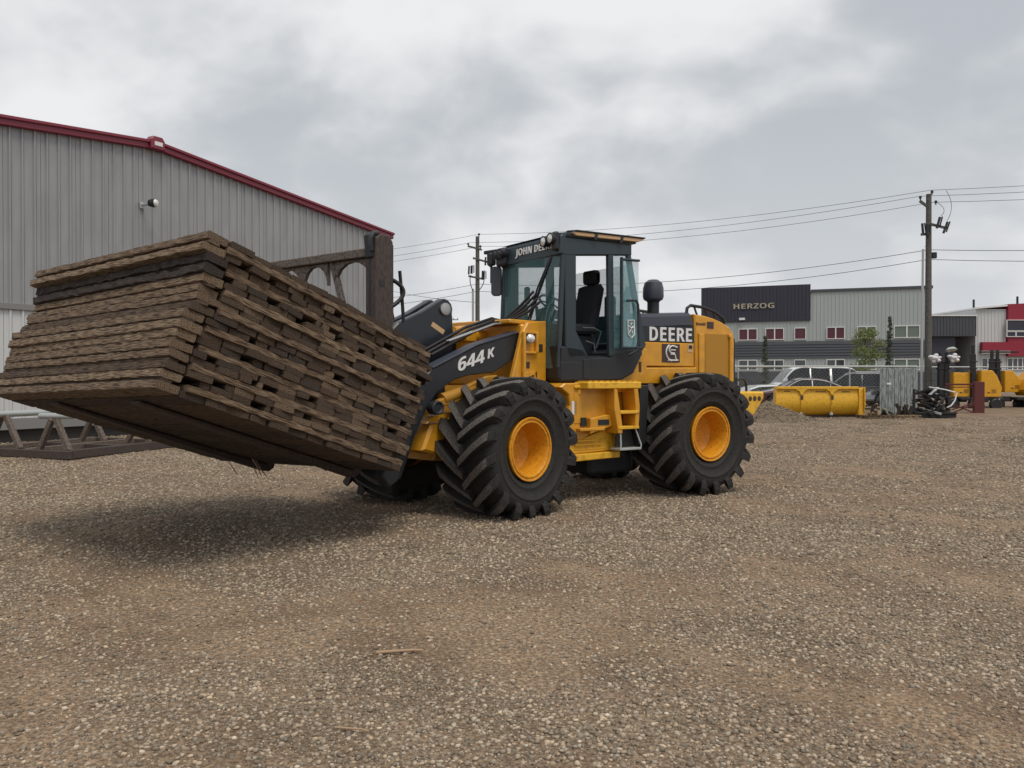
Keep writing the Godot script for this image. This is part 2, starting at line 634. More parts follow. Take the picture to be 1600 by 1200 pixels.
func gravel() -> void:
	var m := mk("pebble", Color(1, 1, 1), 0.85)
	m.vertex_color_use_as_albedo = true
	var r := RandomNumberGenerator.new()
	r.seed = 99
	var lots := [[], [], [], []]
	var cols := [[], [], [], []]
	# [from, to, stones per square metre, smallest, largest]
	for band in [[2.9, 4.6, 3600.0, 0.0045, 0.0195], [4.6, 7.0, 2900.0, 0.0055, 0.0205], [7.0, 11.0, 1700.0, 0.008, 0.026], [11.0, 18.0, 650.0, 0.011, 0.029], [18.0, 32.0, 150.0, 0.016, 0.038]]:
		var d0: float = band[0]
		var d1: float = band[1]
		var wide := 1.48 * d1 + 1.8
		var count := int(wide * (d1 - d0) * band[2])
		for i in count:
			var d := r.randf_range(d0, d1)
			var x := r.randf_range(-wide / 2, wide / 2)
			var pick := r.randf()
			var big := r.randf()
			var tint := r.randf()
			var spin := r.randf() * TAU
			var k := i % 4
			var tilt := r.randf_range(-0.4, 0.4)
			var sink := r.randf_range(-0.25, 0.3)
			if absf(x) > 0.74 * d + 0.9:
				continue
			var b := bare(x, d)
			if pick < b * 0.72:
				continue
			var size: float = lerpf(band[3], band[4], pow(big, 2.6))
			var t := Basis(Vector3.UP, spin) * Basis(Vector3.RIGHT, tilt)
			lots[k].append(Transform3D(t.scaled(Vector3.ONE * size), Vector3(x, ground_height(x, d) + size * sink, -d)))
			var v := 0.17 + 0.33 * tint * tint + (0.14 if spin > 5.9 else 0.0)
			cols[k].append(Color(v * 1.02, v * lerpf(0.78, 0.87, fmod(spin * 3.0, 1.0)), v * lerpf(0.54, 0.68, fmod(spin * 3.0, 1.0))))
	for i in 5200:
		var a := r.randf() * TAU
		var rad := 1.95 * sqrt(r.randf())
		var x := cos(a) * rad * 1.15
		var z := sin(a) * rad
		var size := lerpf(0.014, 0.042, pow(r.randf(), 2.0))
		var t := Basis(Vector3.UP, r.randf() * TAU) * Basis(Vector3.RIGHT, r.randf_range(-0.5, 0.5))
		lots[i % 4].append(Transform3D(t.scaled(Vector3.ONE * size), Vector3(9.45 + x, maxf(heap_height(x, z), 0.0) + size * 0.1, -29.6 + z)))
		var v := 0.14 + 0.30 * pow(r.randf(), 2.0)
		cols[i % 4].append(Color(v, v * 0.82, v * 0.62))
	for k in 4:
		var mm := MultiMesh.new()
		mm.transform_format = MultiMesh.TRANSFORM_3D
		mm.use_colors = true
		mm.mesh = pebble_mesh(500 + k)
		mm.instance_count = lots[k].size()
		for i in lots[k].size():
			mm.set_instance_transform(i, lots[k][i])
			mm.set_instance_color(i, cols[k][i])
		var mi := MultiMeshInstance3D.new()
		mi.name = numbered("gravel")
		mi.multimesh = mm
		mi.material_override = m
		tag(mi, "loose gravel stones strewn over the whole yard", "gravel", "gravel of the yard", "stuff")
		add_child(mi)


func shed_top(x: float) -> float:
	return 8.13 - (0.104 * (4.14 - x) if x < 4.14 else 0.0907 * (x - 4.14))


func metal_shed() -> void:
	var o := thing("metal_shed", "large grey ribbed metal shed with crimson roof trim beside the wood mats", "shed", Vector3(-12.3, 0, -19.2), 59.6)
	var x0 := -6.2
	var x1 := 14.5
	var n := 23
	var w := (x1 - x0) / n
	for lower in [false, true]:
		for k in n:
			var s := S()
			var a := x0 + k * w + 0.004
			var b := a + w - 0.008
			var px := [a]
			var pz := [0.0]
			for r in 3:
				var c := a + (r + 0.5) * (b - a) / 3.0
				for q in [[-0.045, 0.0], [-0.030, 0.045], [0.012, 0.045], [0.018, -0.035], [0.040, -0.035], [0.045, 0.0]]:
					px.append(c + q[0])
					pz.append(q[1])
			px.append(b)
			pz.append(0.0)
			for i in px.size() - 1:
				var y0 := 0.60 if lower else 3.40
				var ya := 3.26 if lower else shed_top(px[i])
				var yb := 3.26 if lower else shed_top(px[i + 1])
				quad(s, Vector3(px[i], y0, pz[i]), Vector3(px[i + 1], y0, pz[i + 1]), Vector3(px[i + 1], yb, pz[i + 1]), Vector3(px[i], ya, pz[i]))
			add(o, "cladding_panel", s, M.shed_low_cladding if lower else M.shed_cladding)
	var st := S()
	box(st, x0, x1, 3.25, 3.41, -0.02, 0.075, 0.01)
	add(o, "mid_flashing", st, M.grey_flashing)
	st = S()
	box(st, x0, x1, 0.33, 0.61, -0.02, 0.07, 0.008)
	add(o, "base_flashing", st, M.grey_flashing)
	st = S()
	box(st, x0 + 0.05, x1 - 0.05, -0.3, 0.34, -0.4, -0.05)
	add(o, "foundation", st, M.dark_base)
	for sd in [0, 1]:
		st = S()
		var e: float = x0 - 0.25 if sd == 0 else x1 + 0.25
		var p := poly([4.14, 8.13 - 0.06, 4.14, 8.13 + 0.14, e, shed_top(e) + 0.14, e, shed_top(e) - 0.06])
		prism(st, p, -0.02, 0.16, 0.015)
		var p2 := poly([4.14, 8.13 + 0.09, 4.14, 8.13 + 0.17, e, shed_top(e) + 0.17, e, shed_top(e) + 0.09])
		prism(st, p2, 0.162, 0.22, 0.01)
		add(o, "roof_trim", st, M.red_trim)
		st = S()
		prism(st, poly([4.14, 8.0, 4.14, 8.24, e, shed_top(e) + 0.10, e, shed_top(e) - 0.10]), -32.0, -0.03)
		add(o, "roof", st, M.roof_metal)
		st = S()
		var wx: float = x0 if sd == 0 else x1 - 0.15
		box(st, wx, wx + 0.15, 0.0, 7.0, -32.0, -0.05)
		add(o, "side_wall", st, M.shed_cladding)
	st = S()
	prism(st, poly([3.92, 8.04, 4.36, 8.04, 4.36, 8.30, 4.28, 8.40, 4.0, 8.40, 3.92, 8.30]), -0.02, 0.26, 0.02)
	var rc := add(o, "ridge_cap", st, M.red_trim)
	st = S()
	box(st, 4.02, 4.27, 8.14, 8.25, 0.262, 0.272)
	add(rc, "tag_plate", st, M.white_print)
	st = S()
	box(st, x0, x1, 0.0, 7.0, -32.2, -32.05)
	add(o, "back_wall", st, M.shed_cladding)
	var l := thing("wall_lamp", "small white wall lamp on a bracket high on the grey ribbed shed", "lamp", o.transform * Vector3(3.75, 6.42, 0.036), 59.6)
	st = S()
	box(st, -0.07, 0.07, -0.12, 0.12, 0.0, 0.05, 0.01)
	tube(st, [Vector3(0, 0, 0.05), Vector3(0.03, 0.0, 0.3), Vector3(0.05, 0.03, 0.5)], 0.04, 8)
	add(l, "bracket", st, M.galvanised)
	st = S()
	lathe(st, PackedVector2Array([Vector2(0.001, -0.16), Vector2(0.12, -0.14), Vector2(0.16, 0.0), Vector2(0.15, 0.1)]), 14, Transform3D(Basis(Vector3.UP, 0.5), Vector3(0.07, 0.03, 0.58)))
	add(l, "lamp_housing", st, M.dark_trim)
	st = S()
	lathe(st, PackedVector2Array([Vector2(0.145, 0.1), Vector2(0.11, 0.17), Vector2(0.001, 0.2)]), 14, Transform3D(Basis(Vector3.UP, 0.5), Vector3(0.07, 0.03, 0.58)))
	add(l, "lens", st, M.white_print)
	l.scale = Vector3.ONE * 0.75


func ribbed(s: SurfaceTool, x0: float, x1: float, y0: float, y1: float, pitch: float, depth: float, z := 0.0) -> void:
	var n := int((x1 - x0) / pitch)
	var p := (x1 - x0) / n
	for k in n:
		var a := x0 + k * p
		var q := [a, a + p * 0.62, a + p * 0.72, a + p * 0.9, a + p]
		var dz := [z, z, z + depth, z + depth, z]
		for i in 4:
			quad(s, Vector3(q[i], y0, dz[i]), Vector3(q[i + 1], y0, dz[i + 1]), Vector3(q[i + 1], y1, dz[i + 1]), Vector3(q[i], y1, dz[i]))


func window(o: Node3D, x0: float, x1: float, y0: float, y1: float, z: float, panes: int, glass: Material) -> void:
	var f := S()
	var b := 0.06
	box(f, x0 - b, x1 + b, y1, y1 + b, z - 0.05, z + 0.07)
	box(f, x0 - b, x1 + b, y0 - b, y0, z - 0.05, z + 0.09)
	box(f, x0 - b, x0, y0, y1, z - 0.05, z + 0.07)
	box(f, x1, x1 + b, y0, y1, z - 0.05, z + 0.07)
	for k in range(1, panes):
		var c := lerpf(x0, x1, float(k) / panes)
		box(f, c - 0.05, c + 0.05, y0, y1, z - 0.05, z + 0.06)
	var w := add(o, "window", f, M.white_frame)
	for k in panes:
		var s := S()
		var a := lerpf(x0, x1, float(k) / panes) + (0.05 if k > 0 else 0.0)
		var c := lerpf(x0, x1, float(k + 1) / panes) - (0.05 if k < panes - 1 else 0.0)
		box(s, a, c, y0, y1, z - 0.03, z + 0.01)
		add(w, "pane", s, glass)


func far_buildings() -> void:
	var o := thing("office_building", "two storey pale ribbed office block with a dark lettered sign box on top", "building", Vector3(26.1, 0, -70.0), -20.0)
	var s := S()
	box(s, -9.25, 9.4, 0.0, 9.1, -22.0, -0.06)
	add(o, "wall", s, M.pale_cladding)
	s = S()
	ribbed(s, -9.3, 0.0, 4.8, 6.6, 0.3, 0.04)
	ribbed(s, 0.0, 9.45, 4.8, 9.05, 0.3, 0.04)
	add(o, "upper_cladding", s, M.pale_cladding)
	s = S()
	ribbed(s, -9.3, 9.45, 2.1, 3.28, 0.3, 0.04)
	add(o, "lower_cladding", s, M.pale_cladding)
	for k in 6:
		s = S()
		prism(s, poly([0.0, 0.0, 0.10, 0.0, 0.05, 0.235, 0.0, 0.235]), -9.47, 9.32, 0.0, Transform3D(Basis(Vector3(0, 0, 1), Vector3(0, 1, 0), Vector3(-1, 0, 0)), Vector3(0, 3.3 + k * 0.24, 0)))
		add(o, "siding_board", s, M.navy_siding)
	s = S()
	box(s, -9.3, 9.45, 0.0, 2.1, -0.05, 0.06)
	add(o, "base_wall", s, M.navy_siding)
	s = S()
	box(s, -9.35, 0.0, 6.58, 9.76, -4.0, 0.12)
	ribbed(s, -9.35, 0.0, 6.58, 9.74, 0.3, 0.04, 0.122)
	var sb := add(o, "sign_box", s, M.navy_cladding)
	words(sb, "lettering", "HERZOG", 0.46, 1.45, M.sign_letters, at(-4.75, 7.98, 0.2), 600, 0.06)
	s = S()
	box(s, 0.02, 9.55, 9.05, 9.28, -22.0, 0.12)
	add(o, "roof_flashing", s, M.navy_siding)
	s = S()
	box(s, -6.0, -5.5, 6.75, 6.95, 0.165, 0.35)
	add(o, "wall_light", s, M.white_frame)
	var up := [[-6.0, -4.5, 2, 0], [-3.7, -2.25, 2, 0], [-1.27, -0.42, 1, 0], [1.37, 2.72, 2, 0], [3.8, 5.2, 2, 1], [6.67, 8.53, 2, 1]]
	for w in up:
		window(o, w[0], w[1], 5.0, 5.92, 0.04, w[2], M.green_glass if w[3] else M.red_blind)
	for w in up:
		window(o, w[0], w[1], 2.3, 3.12, 0.04, w[2], M.window_glass if w[3] == 0 else M.green_glass)

	o = thing("navy_building", "low navy clad building with an overhanging top between the office and the red building", "building", Vector3(36.0, 0, -76.0))
	s = S()
	box(s, 0.0, 6.1, 0.0, 5.5, -10.0, 0.0)
	add(o, "wall", s, M.navy_cladding)
	s = S()
	box(s, 0.0, 7.8, 5.5, 7.4, -10.0, 0.5)
	ribbed(s, 0.0, 7.8, 5.5, 7.38, 0.3, 0.04, 0.502)
	add(o, "upper_box", s, M.navy_siding)
	s = S()
	box(s, -0.05, 7.85, 7.4, 7.5, -10.0, 0.6)
	add(o, "roof_edge", s, M.white_frame)
	s = S()
	for k in 5:
		box(s, 3.0, 5.6, 0.1 + k * 0.62, 0.68 + k * 0.62, 0.002, 0.05)
	add(o, "overhead_door", s, M.navy_siding)

	o = thing("red_building", "white and crimson clad building standing at the far end of the yard", "building", Vector3(44.0, 0, -76.0))
	s = S()
	box(s, 0.0, 2.9, 0.0, 8.1, -14.0, 0.0)
	ribbed(s, 0.0, 2.9, 0.0, 8.1, 0.3, 0.04, 0.003)
	add(o, "white_wall", s, M.white_cladding)
	s = S()
	prism(s, poly([2.9, 3.65, 14.0, 3.65, 14.0, 9.0, 2.9, 8.55]), -14.0, 0.35)
	add(o, "red_wall", s, M.red_cladding)
	s = S()
	box(s, 2.95, 14.0, 0.0, 3.64, -14.0, -0.1)
	add(o, "ground_wall", s, M.white_cladding)
	s = S()
	box(s, 0.4, 2.88, 4.15, 4.95, 0.05, 0.5)
	add(o, "canopy", s, M.red_cladding)
	s = S()
	box(s, 0.3, 3.0, 3.88, 4.12, 0.05, 0.55)
	add(o, "canopy_edge", s, M.white_frame)
	s = S()
	prism(s, poly([-0.1, 8.1, -0.1, 8.25, 2.88, 8.5, 2.88, 8.35]), -14.0, 0.3)
	add(o, "roof_flashing", s, M.white_frame)
	window(o, 2.75, 4.4, 6.05, 7.0, 0.4, 1, M.navy_cladding)
	window(o, 2.75, 4.4, 5.5, 5.9, 0.4, 2, M.navy_cladding)
	window(o, 3.1, 5.9, 2.4, 3.4, -0.06, 6, M.window_glass)
	window(o, 6.4, 9.2, 2.4, 3.4, -0.06, 6, M.window_glass)
	window(o, 0.6, 2.2, 2.4, 3.4, 0.06, 3, M.window_glass)
	for q in [[0.4, 8.3], [4.6, 8.6]]:
		s = S()
		tube(s, [Vector3(q[0], q[1], -1.0), Vector3(q[0], q[1] + 0.8, -1.0)], 0.1, 8)
		add(o, "roof_vent", s, M.dark_trim)


func pole(x: float, d: float, h: float, label: String, near: bool) -> Node3D:
	var o := thing("utility_pole", label, "utility pole", Vector3(x, 0, -d), 0.0, "utility poles behind the yard")
	var s := S()
	tube(s, [Vector3(0, -0.2, 0), Vector3(0, h * 0.5, 0), Vector3(0, h, 0)], 0.175, 12, 0.125)
	add(o, "pole_shaft", s, M.pole_wood)
	return o


func insulator(o: Node3D, p: Vector3) -> void:
	var s := S()
	lathe(s, PackedVector2Array([Vector2(0.03, 0), Vector2(0.03, 0.08), Vector2(0.08, 0.1), Vector2(0.05, 0.14), Vector2(0.08, 0.16), Vector2(0.04, 0.22), Vector2(0.001, 0.23)]), 8, Transform3D(Basis(Vector3.RIGHT, -PI / 2), p))
	add(o, "insulator", s, M.dark_trim)


func crossarm(o: Node3D, a: Vector3, b: Vector3) -> void:
	var s := S()
	bar(s, a, b, 0.1, 0.12, 0.01)
	add(o, "crossarm", s, M.pole_wood)


func cutout(o: Node3D, p: Vector3, lean: float) -> void:
	var s := S()
	tube(s, [p, p + Vector3(lean * 0.5, -0.55, 0)], 0.06, 7)
	tube(s, [p + Vector3(0.12, 0.02, 0), p + Vector3(lean * 0.5 + 0.14, -0.5, 0)], 0.035, 6)
	add(o, "fuse_cutout", s, M.dark_trim)


func poles_and_lines() -> void:
	var o := pole(20.8, 40.0, 10.75, "tall wooden utility pole with a grey conduit, behind the yellow plough blade", true)
	insulator(o, Vector3(0.16, 10.72, 0))
	insulator(o, Vector3(-0.42, 10.45, 0))
	insulator(o, Vector3(0.3, 10.2, 0.1))
	crossarm(o, Vector3(-0.45, 10.42, 0), Vector3(-0.02, 10.1, 0))
	crossarm(o, Vector3(0.0, 9.25, 0.1), Vector3(0.75, 9.0, 0.3))
	crossarm(o, Vector3(0.0, 8.75, 0.1), Vector3(-0.5, 8.7, 0.25))
	cutout(o, Vector3(0.4, 9.55, 0.3), -0.3)
	cutout(o, Vector3(0.75, 9.3, 0.35), -0.4)
	cutout(o, Vector3(-0.45, 9.25, 0.25), 0.1)
	cutout(o, Vector3(-0.22, 9.2, 0.3), -0.05)
	var s := S()
	for q in [[0.3, 10.3, 0.45, 9.6], [0.75, 10.9, 0.75, 9.35], [-0.3, 8.7, -0.34, 8.1]]:
		s = S()
		tube(s, arc(Vector3(q[0], q[1], 0.2), Vector3(q[2], q[3], 0.3), Vector3(0.25, 0, 0), 6), 0.012, 4)
		add(o, "jumper_wire", s, M.wire)
	s = S()
	tube(s, [Vector3(-0.36, 0.0, 0.05), Vector3(-0.30, 8.0, 0.05)], 0.06, 8)
	add(o, "conduit", s, M.galvanised)
	s = S()
	box(s, 0.15, 0.38, 7.55, 7.85, -0.1, 0.1, 0.02)
	add(o, "junction_box", s, M.dark_trim)

	o = pole(-2.3, 53.4, 11.0, "wooden utility pole with crossarms standing behind the cab of the loader", false)
	insulator(o, Vector3(0.1, 11.0, 0))
	insulator(o, Vector3(-0.62, 10.35, 0))
	insulator(o, Vector3(0.2, 10.2, 0))
	crossarm(o, Vector3(-0.65, 10.35, 0.1), Vector3(0.3, 10.1, 0.1))
	crossarm(o, Vector3(-0.3, 9.55, 0.15), Vector3(0.95, 9.2, 0.15))
	crossarm(o, Vector3(-0.6, 8.35, 0.15), Vector3(0.4, 8.15, 0.15))
	for q in [[0.55, 9.6], [0.85, 9.5], [-0.55, 9.0], [-0.35, 9.05], [0.35, 8.7], [0.45, 8.65]]:
		cutout(o, Vector3(q[0], q[1], 0.2), -0.05)
	s = S()
	tube(s, arc(Vector3(-0.45, 8.4, 0.2), Vector3(-0.3, 7.4, 0.2), Vector3(-0.1, 0, 0), 6), 0.03, 5)
	add(o, "jumper_wire", s, M.wire)
	s = S()
	tube(s, arc(Vector3(0.45, 8.2, 0.2), Vector3(0.1, 7.4, 0.2), Vector3(0.1, 0, 0), 6), 0.03, 5)
	add(o, "jumper_wire", s, M.wire)
	s = S()
	tube(s, [Vector3(-0.3, 0.0, 0.1), Vector3(-0.3, 7.5, 0.1)], 0.075, 8)
	add(o, "conduit", s, M.galvanised)

	o = pole(-8.7, 115.0, 10.4, "small distant utility pole seen above the black lift arms", false)
	crossarm(o, Vector3(-0.9, 9.9, 0.1), Vector3(1.0, 9.9, 0.1))
	for q in [-0.8, 0.3, 0.9]:
		insulator(o, Vector3(q, 9.95, 0.1))
	s = S()
	tube(s, [Vector3(0.05, 6.0, 0.2), Vector3(0.05, 7.4, 0.2)], 0.32, 10)
	add(o, "transformer", s, M.dark_trim)

	var lines := [
		["uppermost overhead power line, along the very tops of both poles", 10.95, 11.15, 0.1, 0.5],
		["second overhead power line from the top, on the raised left brackets", 10.65, 10.6, -0.45, 0.55],
		["third overhead power line, lowest of the three thin conductors", 10.35, 10.35, 0.2, 0.6],
		["upper of the two lower overhead cables, level with the cab mirrors", 7.98, 7.84, 0.0, 0.7],
		["lower of the two lower overhead cables, lowest of all the lines", 7.5, 7.36, 0.0, 0.75],
	]
	for l in lines:
		s = S()
		var pts := []
		var stops := [Vector3(43.9 + l[3], l[1], -26.6), Vector3(20.8 + l[3], l[1], -40.0), Vector3(-2.3 + l[3], l[2], -53.4), Vector3(-25.4 + l[3], l[2], -66.8)]
		for k in 3:
			var seg := arc(stops[k], stops[k + 1], Vector3(0, -l[4], 0), 14)
			if k > 0:
				seg.remove_at(0)
			pts.append_array(seg)
		tube(s, pts, 0.0105 if l[1] > 9.0 else 0.0135, 4)
		var mi := add(self, "power_line", s, M.wire)
		tag(mi, l[0], "power line", "overhead lines between the utility poles")
	s = S()
	tube(s, arc(Vector3(-2.2, 6.6, -53.4), Vector3(-14.7, 11.0, -80.0), Vector3(0, -0.3, 0), 10), 0.015, 4)
	tag(add(self, "guy_wire", s, M.wire), "thin cable slanting down behind the black bellcrank to the pole", "cable")


func fence() -> void:
	var o := thing("chain_link_fence", "galvanised chain link fence with a top rail in front of the parked cars", "fence", Vector3(0, 0.02, -34.4))
	var x0 := -2.76
	var x1 := 17.4
	var h := 2.06
	var x := x0
	while x <= x1 + 0.01:
		var s := S()
		tube(s, [Vector3(x, -0.1, 0), Vector3(x, h + 0.05, 0)], 0.03, 8)
		add(o, "post", s, M.galvanised)
		x += 2.88
	var s := S()
	tube(s, [Vector3(x0, h, 0), Vector3(x1, h, 0)], 0.034, 8)
	add(o, "top_rail", s, M.galvanised)
	s = S()
	var p := 0.16
	var k := int((x1 - x0) / p)
	for i in k:
		for dir in [-1.0, 1.0]:
			var a := Vector3(x0 + i * p, 0.02, 0.04)
			var b := a + Vector3(dir * h, h - 0.03, 0.0)
			if b.x < x0 or b.x > x1:
				continue
			var e := Vector3(0.0009, 0.0009 * -dir, 0)
			quad(s, a - e, a + e, b + e, b - e)
	var link := add(o, "chain_link", s, M.galvanised)
	link.set_meta("kind", "stuff")
	var o2: Node3D = o.duplicate()
	o2.name = numbered("chain_link_fence")
	add_child(o2)
	o2.position = Vector3(15.2, 0.12, -44.0)
	tag(o2, "far length of galvanised chain link fence behind the yellow trailer machines", "fence", "chain link fences round the yard")
	o.set_meta("group", "chain link fences round the yard")
	var sheets := thing("hoarding", "pale grey upright metal sheets fixed on the fence beside the utility pole", "metal hoarding", Vector3(15.72, 0.02, -34.2))
	for i in 6:
		s = S()
		var a := i * 0.265
		box(s, a, a + 0.25, 0.02 + 0.03 * (i % 2), 2.0 - 0.02 * (i % 3), 0, 0.02, 0.004)
		box(s, a + 0.09, a + 0.14, 0.05, 1.96, 0.02, 0.05, 0.004)
		add(sheets, "sheet", s, M.fence_sheet)
	s = S()
	box(s, 0.28, 0.46, 1.28, 1.36, 0.052, 0.06)
	add(sheets, "notice", s, M.white_print)


func leaf_cloud(s: SurfaceTool, r: RandomNumberGenerator, c: Vector3, rad: Vector3, n: int, size: float) -> void:
	for i in n:
		var q := Vector3(r.randfn(), r.randfn(), r.randfn()).normalized() * pow(r.randf(), 0.45)
		var p := c + q * rad
		var b := Basis(Vector3(r.randfn(), r.randfn(), r.randfn()).normalized(), r.randf() * TAU)
		var e := size * r.randf_range(0.6, 1.3)
		quad(s, p + b * Vector3(-e, 0, 0), p + b * Vector3(0, -e * 0.45, 0), p + b * Vector3(e, 0, 0), p + b * Vector3(0, e * 0.45, 0))


func far_trees() -> void:
	var r := RandomNumberGenerator.new()
	r.seed = 5
	var o := thing("young_tree", "small bushy green tree in front of the pale office block", "tree", Vector3(24.3, 0, -55.0))
	var s := S()
	tube(s, [Vector3(0, -0.1, 0), Vector3(0.03, 1.4, 0), Vector3(-0.05, 4.4, 0)], 0.09, 8, 0.025)
	for k in 7:
		var y := 1.6 + k * 0.4
		var e := Vector3(cos(k * 2.4), 0.7, sin(k * 2.4)) * (1.0 - k * 0.08)
		tube(s, [Vector3(0, y, 0), Vector3(0, y, 0) + e], 0.03, 5, 0.012)
	add(o, "trunk", s, M.bark)
	s = S()
	var s2 := S()
	for k in 26:
		var a := r.randf() * TAU
		var y := r.randf_range(1.5, 4.7)
		var w := 1.15 * sqrt(maxf(0.05, 1.0 - pow((y - 2.7) / 2.3, 2.0))) * r.randf_range(0.45, 1.0)
		leaf_cloud(s if k % 3 else s2, r, Vector3(cos(a) * w, y, sin(a) * w), Vector3(0.5, 0.36, 0.5), 110, 0.085)
	var cr := add(o, "crown", s, M.leaf_green)
	add(cr, "pale_leaves", s2, M.leaf_olive)
	for q in [[26.9, 57.0, 6.0, 0.5, "tall thin dark conifer behind the small bushy green tree"], [19.3, 61.0, 4.9, 0.55, "thin dark conifer in front of the office wall under the dark sign box"]]:
		o = thing("thin_conifer", q[4], "conifer", Vector3(q[0], 0, -q[1]), 0.0, "young conifers along the far street")
		s = S()
		tube(s, [Vector3(0, -0.1, 0), Vector3(0, q[2], 0)], 0.07, 7, 0.012)
		add(o, "trunk", s, M.bark)
		s = S()
		var y := 0.7
		while y < q[2]:
			var w: float = q[3] * (1.0 - 0.75 * y / q[2])
			for k in 5:
				var a := r.randf() * TAU
				leaf_cloud(s, r, Vector3(cos(a) * w * 0.55, y - 0.05, sin(a) * w * 0.55), Vector3(w * 0.5, 0.12, w * 0.5), 20, 0.06)
			y += 0.2
		add(o, "crown", s, M.needle_dark)


const CZ := -1.35


func wheel(o: Node3D, t: Transform3D, spin: float, flat: float) -> void:
	var w := Node3D.new()
	w.name = "wheel"
	w.transform = t
	o.add_child(w, true)
	var carcass := PackedVector2Array([Vector2(0.352, 0.24), Vector2(0.372, 0.305), Vector2(0.40, 0.335), Vector2(0.425, 0.342), Vector2(0.432, 0.352), Vector2(0.455, 0.36), Vector2(0.462, 0.354), Vector2(0.52, 0.383), Vector2(0.56, 0.392), Vector2(0.566, 0.40), Vector2(0.582, 0.403), Vector2(0.588, 0.396), Vector2(0.61, 0.398), Vector2(0.675, 0.388), Vector2(0.725, 0.35), Vector2(0.748, 0.27), Vector2(0.757, 0.12)])
	var prof := PackedVector2Array()
	for q in carcass:
		prof.append(Vector2(q.x, -q.y))
	for k in carcass.size():
		prof.append(carcass[carcass.size() - 1 - k])
	var s := S()
	var squash := func(p: Vector3) -> Vector3:
		return Vector3(p.x, maxf(p.y, -flat), p.z * (1.0 + 0.05 * smoothstep(-0.3, -0.7, p.y)))
	var n := 72
	var rings := []
	for q in prof:
		var rg := PackedVector3Array()
		for i in n:
			var a := TAU * i / n
			rg.append(squash.call(Vector3(cos(a) * q.x, sin(a) * q.x, q.y)))
		rings.append(rg)
	s.set_smooth_group(1)
	loft(s, rings)
	s.set_smooth_group(-1)
	var f := S()
	for side in [1.0, -1.0]:
		for k in 18:
			var th := spin + TAU * (k + (0.5 if side < 0.0 else 0.0)) / 18.0
			# along the bar: [across, sweep, half width, foot radius, top radius]
			var path := [[0.412, -0.035, 0.050, 0.62, 0.675], [0.420, -0.02, 0.054, 0.66, 0.745], [0.405, 0.0, 0.058, 0.70, 0.805], [0.36, 0.045, 0.060, 0.725, 0.826], [0.27, 0.125, 0.058, 0.74, 0.832], [0.17, 0.215, 0.055, 0.745, 0.834], [0.07, 0.315, 0.052, 0.75, 0.834], [-0.02, 0.40, 0.050, 0.75, 0.832]]
			var rg := []
			var tops := []
			for q in path:
				var z: float = q[0] * side
				var c: float = th + q[1]
				var hw: float = q[2]
				var pr := PackedVector3Array()
				for e in [[-1.25, q[3]], [-0.92, q[4] - 0.012], [-0.78, q[4]], [0.78, q[4]], [0.92, q[4] - 0.012], [1.25, q[3]]]:
					var a: float = c + e[0] * hw / 0.8
					var zz := z
					if q[4] < 0.8 and e[1] == q[3]:
						zz = z * 0.92
					pr.append(squash.call(Vector3(cos(a) * e[1], sin(a) * e[1], zz)))
				rg.append(pr)
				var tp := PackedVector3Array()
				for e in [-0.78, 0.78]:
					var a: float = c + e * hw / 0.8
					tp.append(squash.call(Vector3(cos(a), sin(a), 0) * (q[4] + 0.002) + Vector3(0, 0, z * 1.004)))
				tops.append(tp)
			if side > 0.0:
				rg.reverse()
				tops.reverse()
			loft(s, rg)
			for e in [0, rg.size() - 1]:
				var p: PackedVector3Array = rg[e]
				for i in range(1, 5):
					if e == 0:
						tri(s, p[0], p[i + 1], p[i])
					else:
						tri(s, p[0], p[i], p[i + 1])
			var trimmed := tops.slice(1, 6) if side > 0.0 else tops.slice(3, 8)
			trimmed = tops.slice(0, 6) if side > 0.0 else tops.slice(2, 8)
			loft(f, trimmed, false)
	add(w, "tyre", s, M.tyre_rubber)
	add(w, "tread_face", f, M.skylit_dusty_rubber)  # lug top strips, dusty and coloured as if lit from the sky
	s = S()
	lathe(s, PackedVector2Array([Vector2(0.352, -0.28), Vector2(0.345, 0.29), Vector2(0.358, 0.31), Vector2(0.372, 0.345), Vector2(0.366, 0.358), Vector2(0.350, 0.356), Vector2(0.344, 0.338), Vector2(0.332, 0.338), Vector2(0.326, 0.352), Vector2(0.312, 0.352), Vector2(0.302, 0.335), Vector2(0.293, 0.30), Vector2(0.285, 0.16), Vector2(0.272, 0.075), Vector2(0.235, 0.05), Vector2(0.12, 0.03), Vector2(0.001, 0.028)]), 64, Transform3D(), 0.5)
	var rim := add(w, "rim", s, M.rim_yellow)
	s = S()
	lathe(s, PackedVector2Array([Vector2(0.34, -0.2), Vector2(0.2, -0.18), Vector2(0.001, -0.18)]), 32)
	add(rim, "inner_disc", s, M.dark_trim)


func wheel_loader() -> void:
	var o := thing("wheel_loader", "large yellow and black articulated wheel loader carrying a tilted pile of wood mats", "wheel loader", Vector3(2.69, 0, -10.85), 33.5)
	var back := Transform3D(Basis(Vector3.UP, deg_to_rad(33.5)), Vector3(2.69, 0, -10.85))
	var front := Transform3D(Basis(Vector3.UP, deg_to_rad(48.0)), Vector3(0.204, 0, -9.2))
	var F := back.affine_inverse() * front
	loader_wheels(o, F)
	loader_rear(o)
	loader_cab(o)
	loader_front(o, F)
	var cr := Transform3D(Basis(Vector3.UP, deg_to_rad(52.0)), Vector3(-2.28, 0, -8.71))
	fork_carriage(o, back.affine_inverse() * cr)


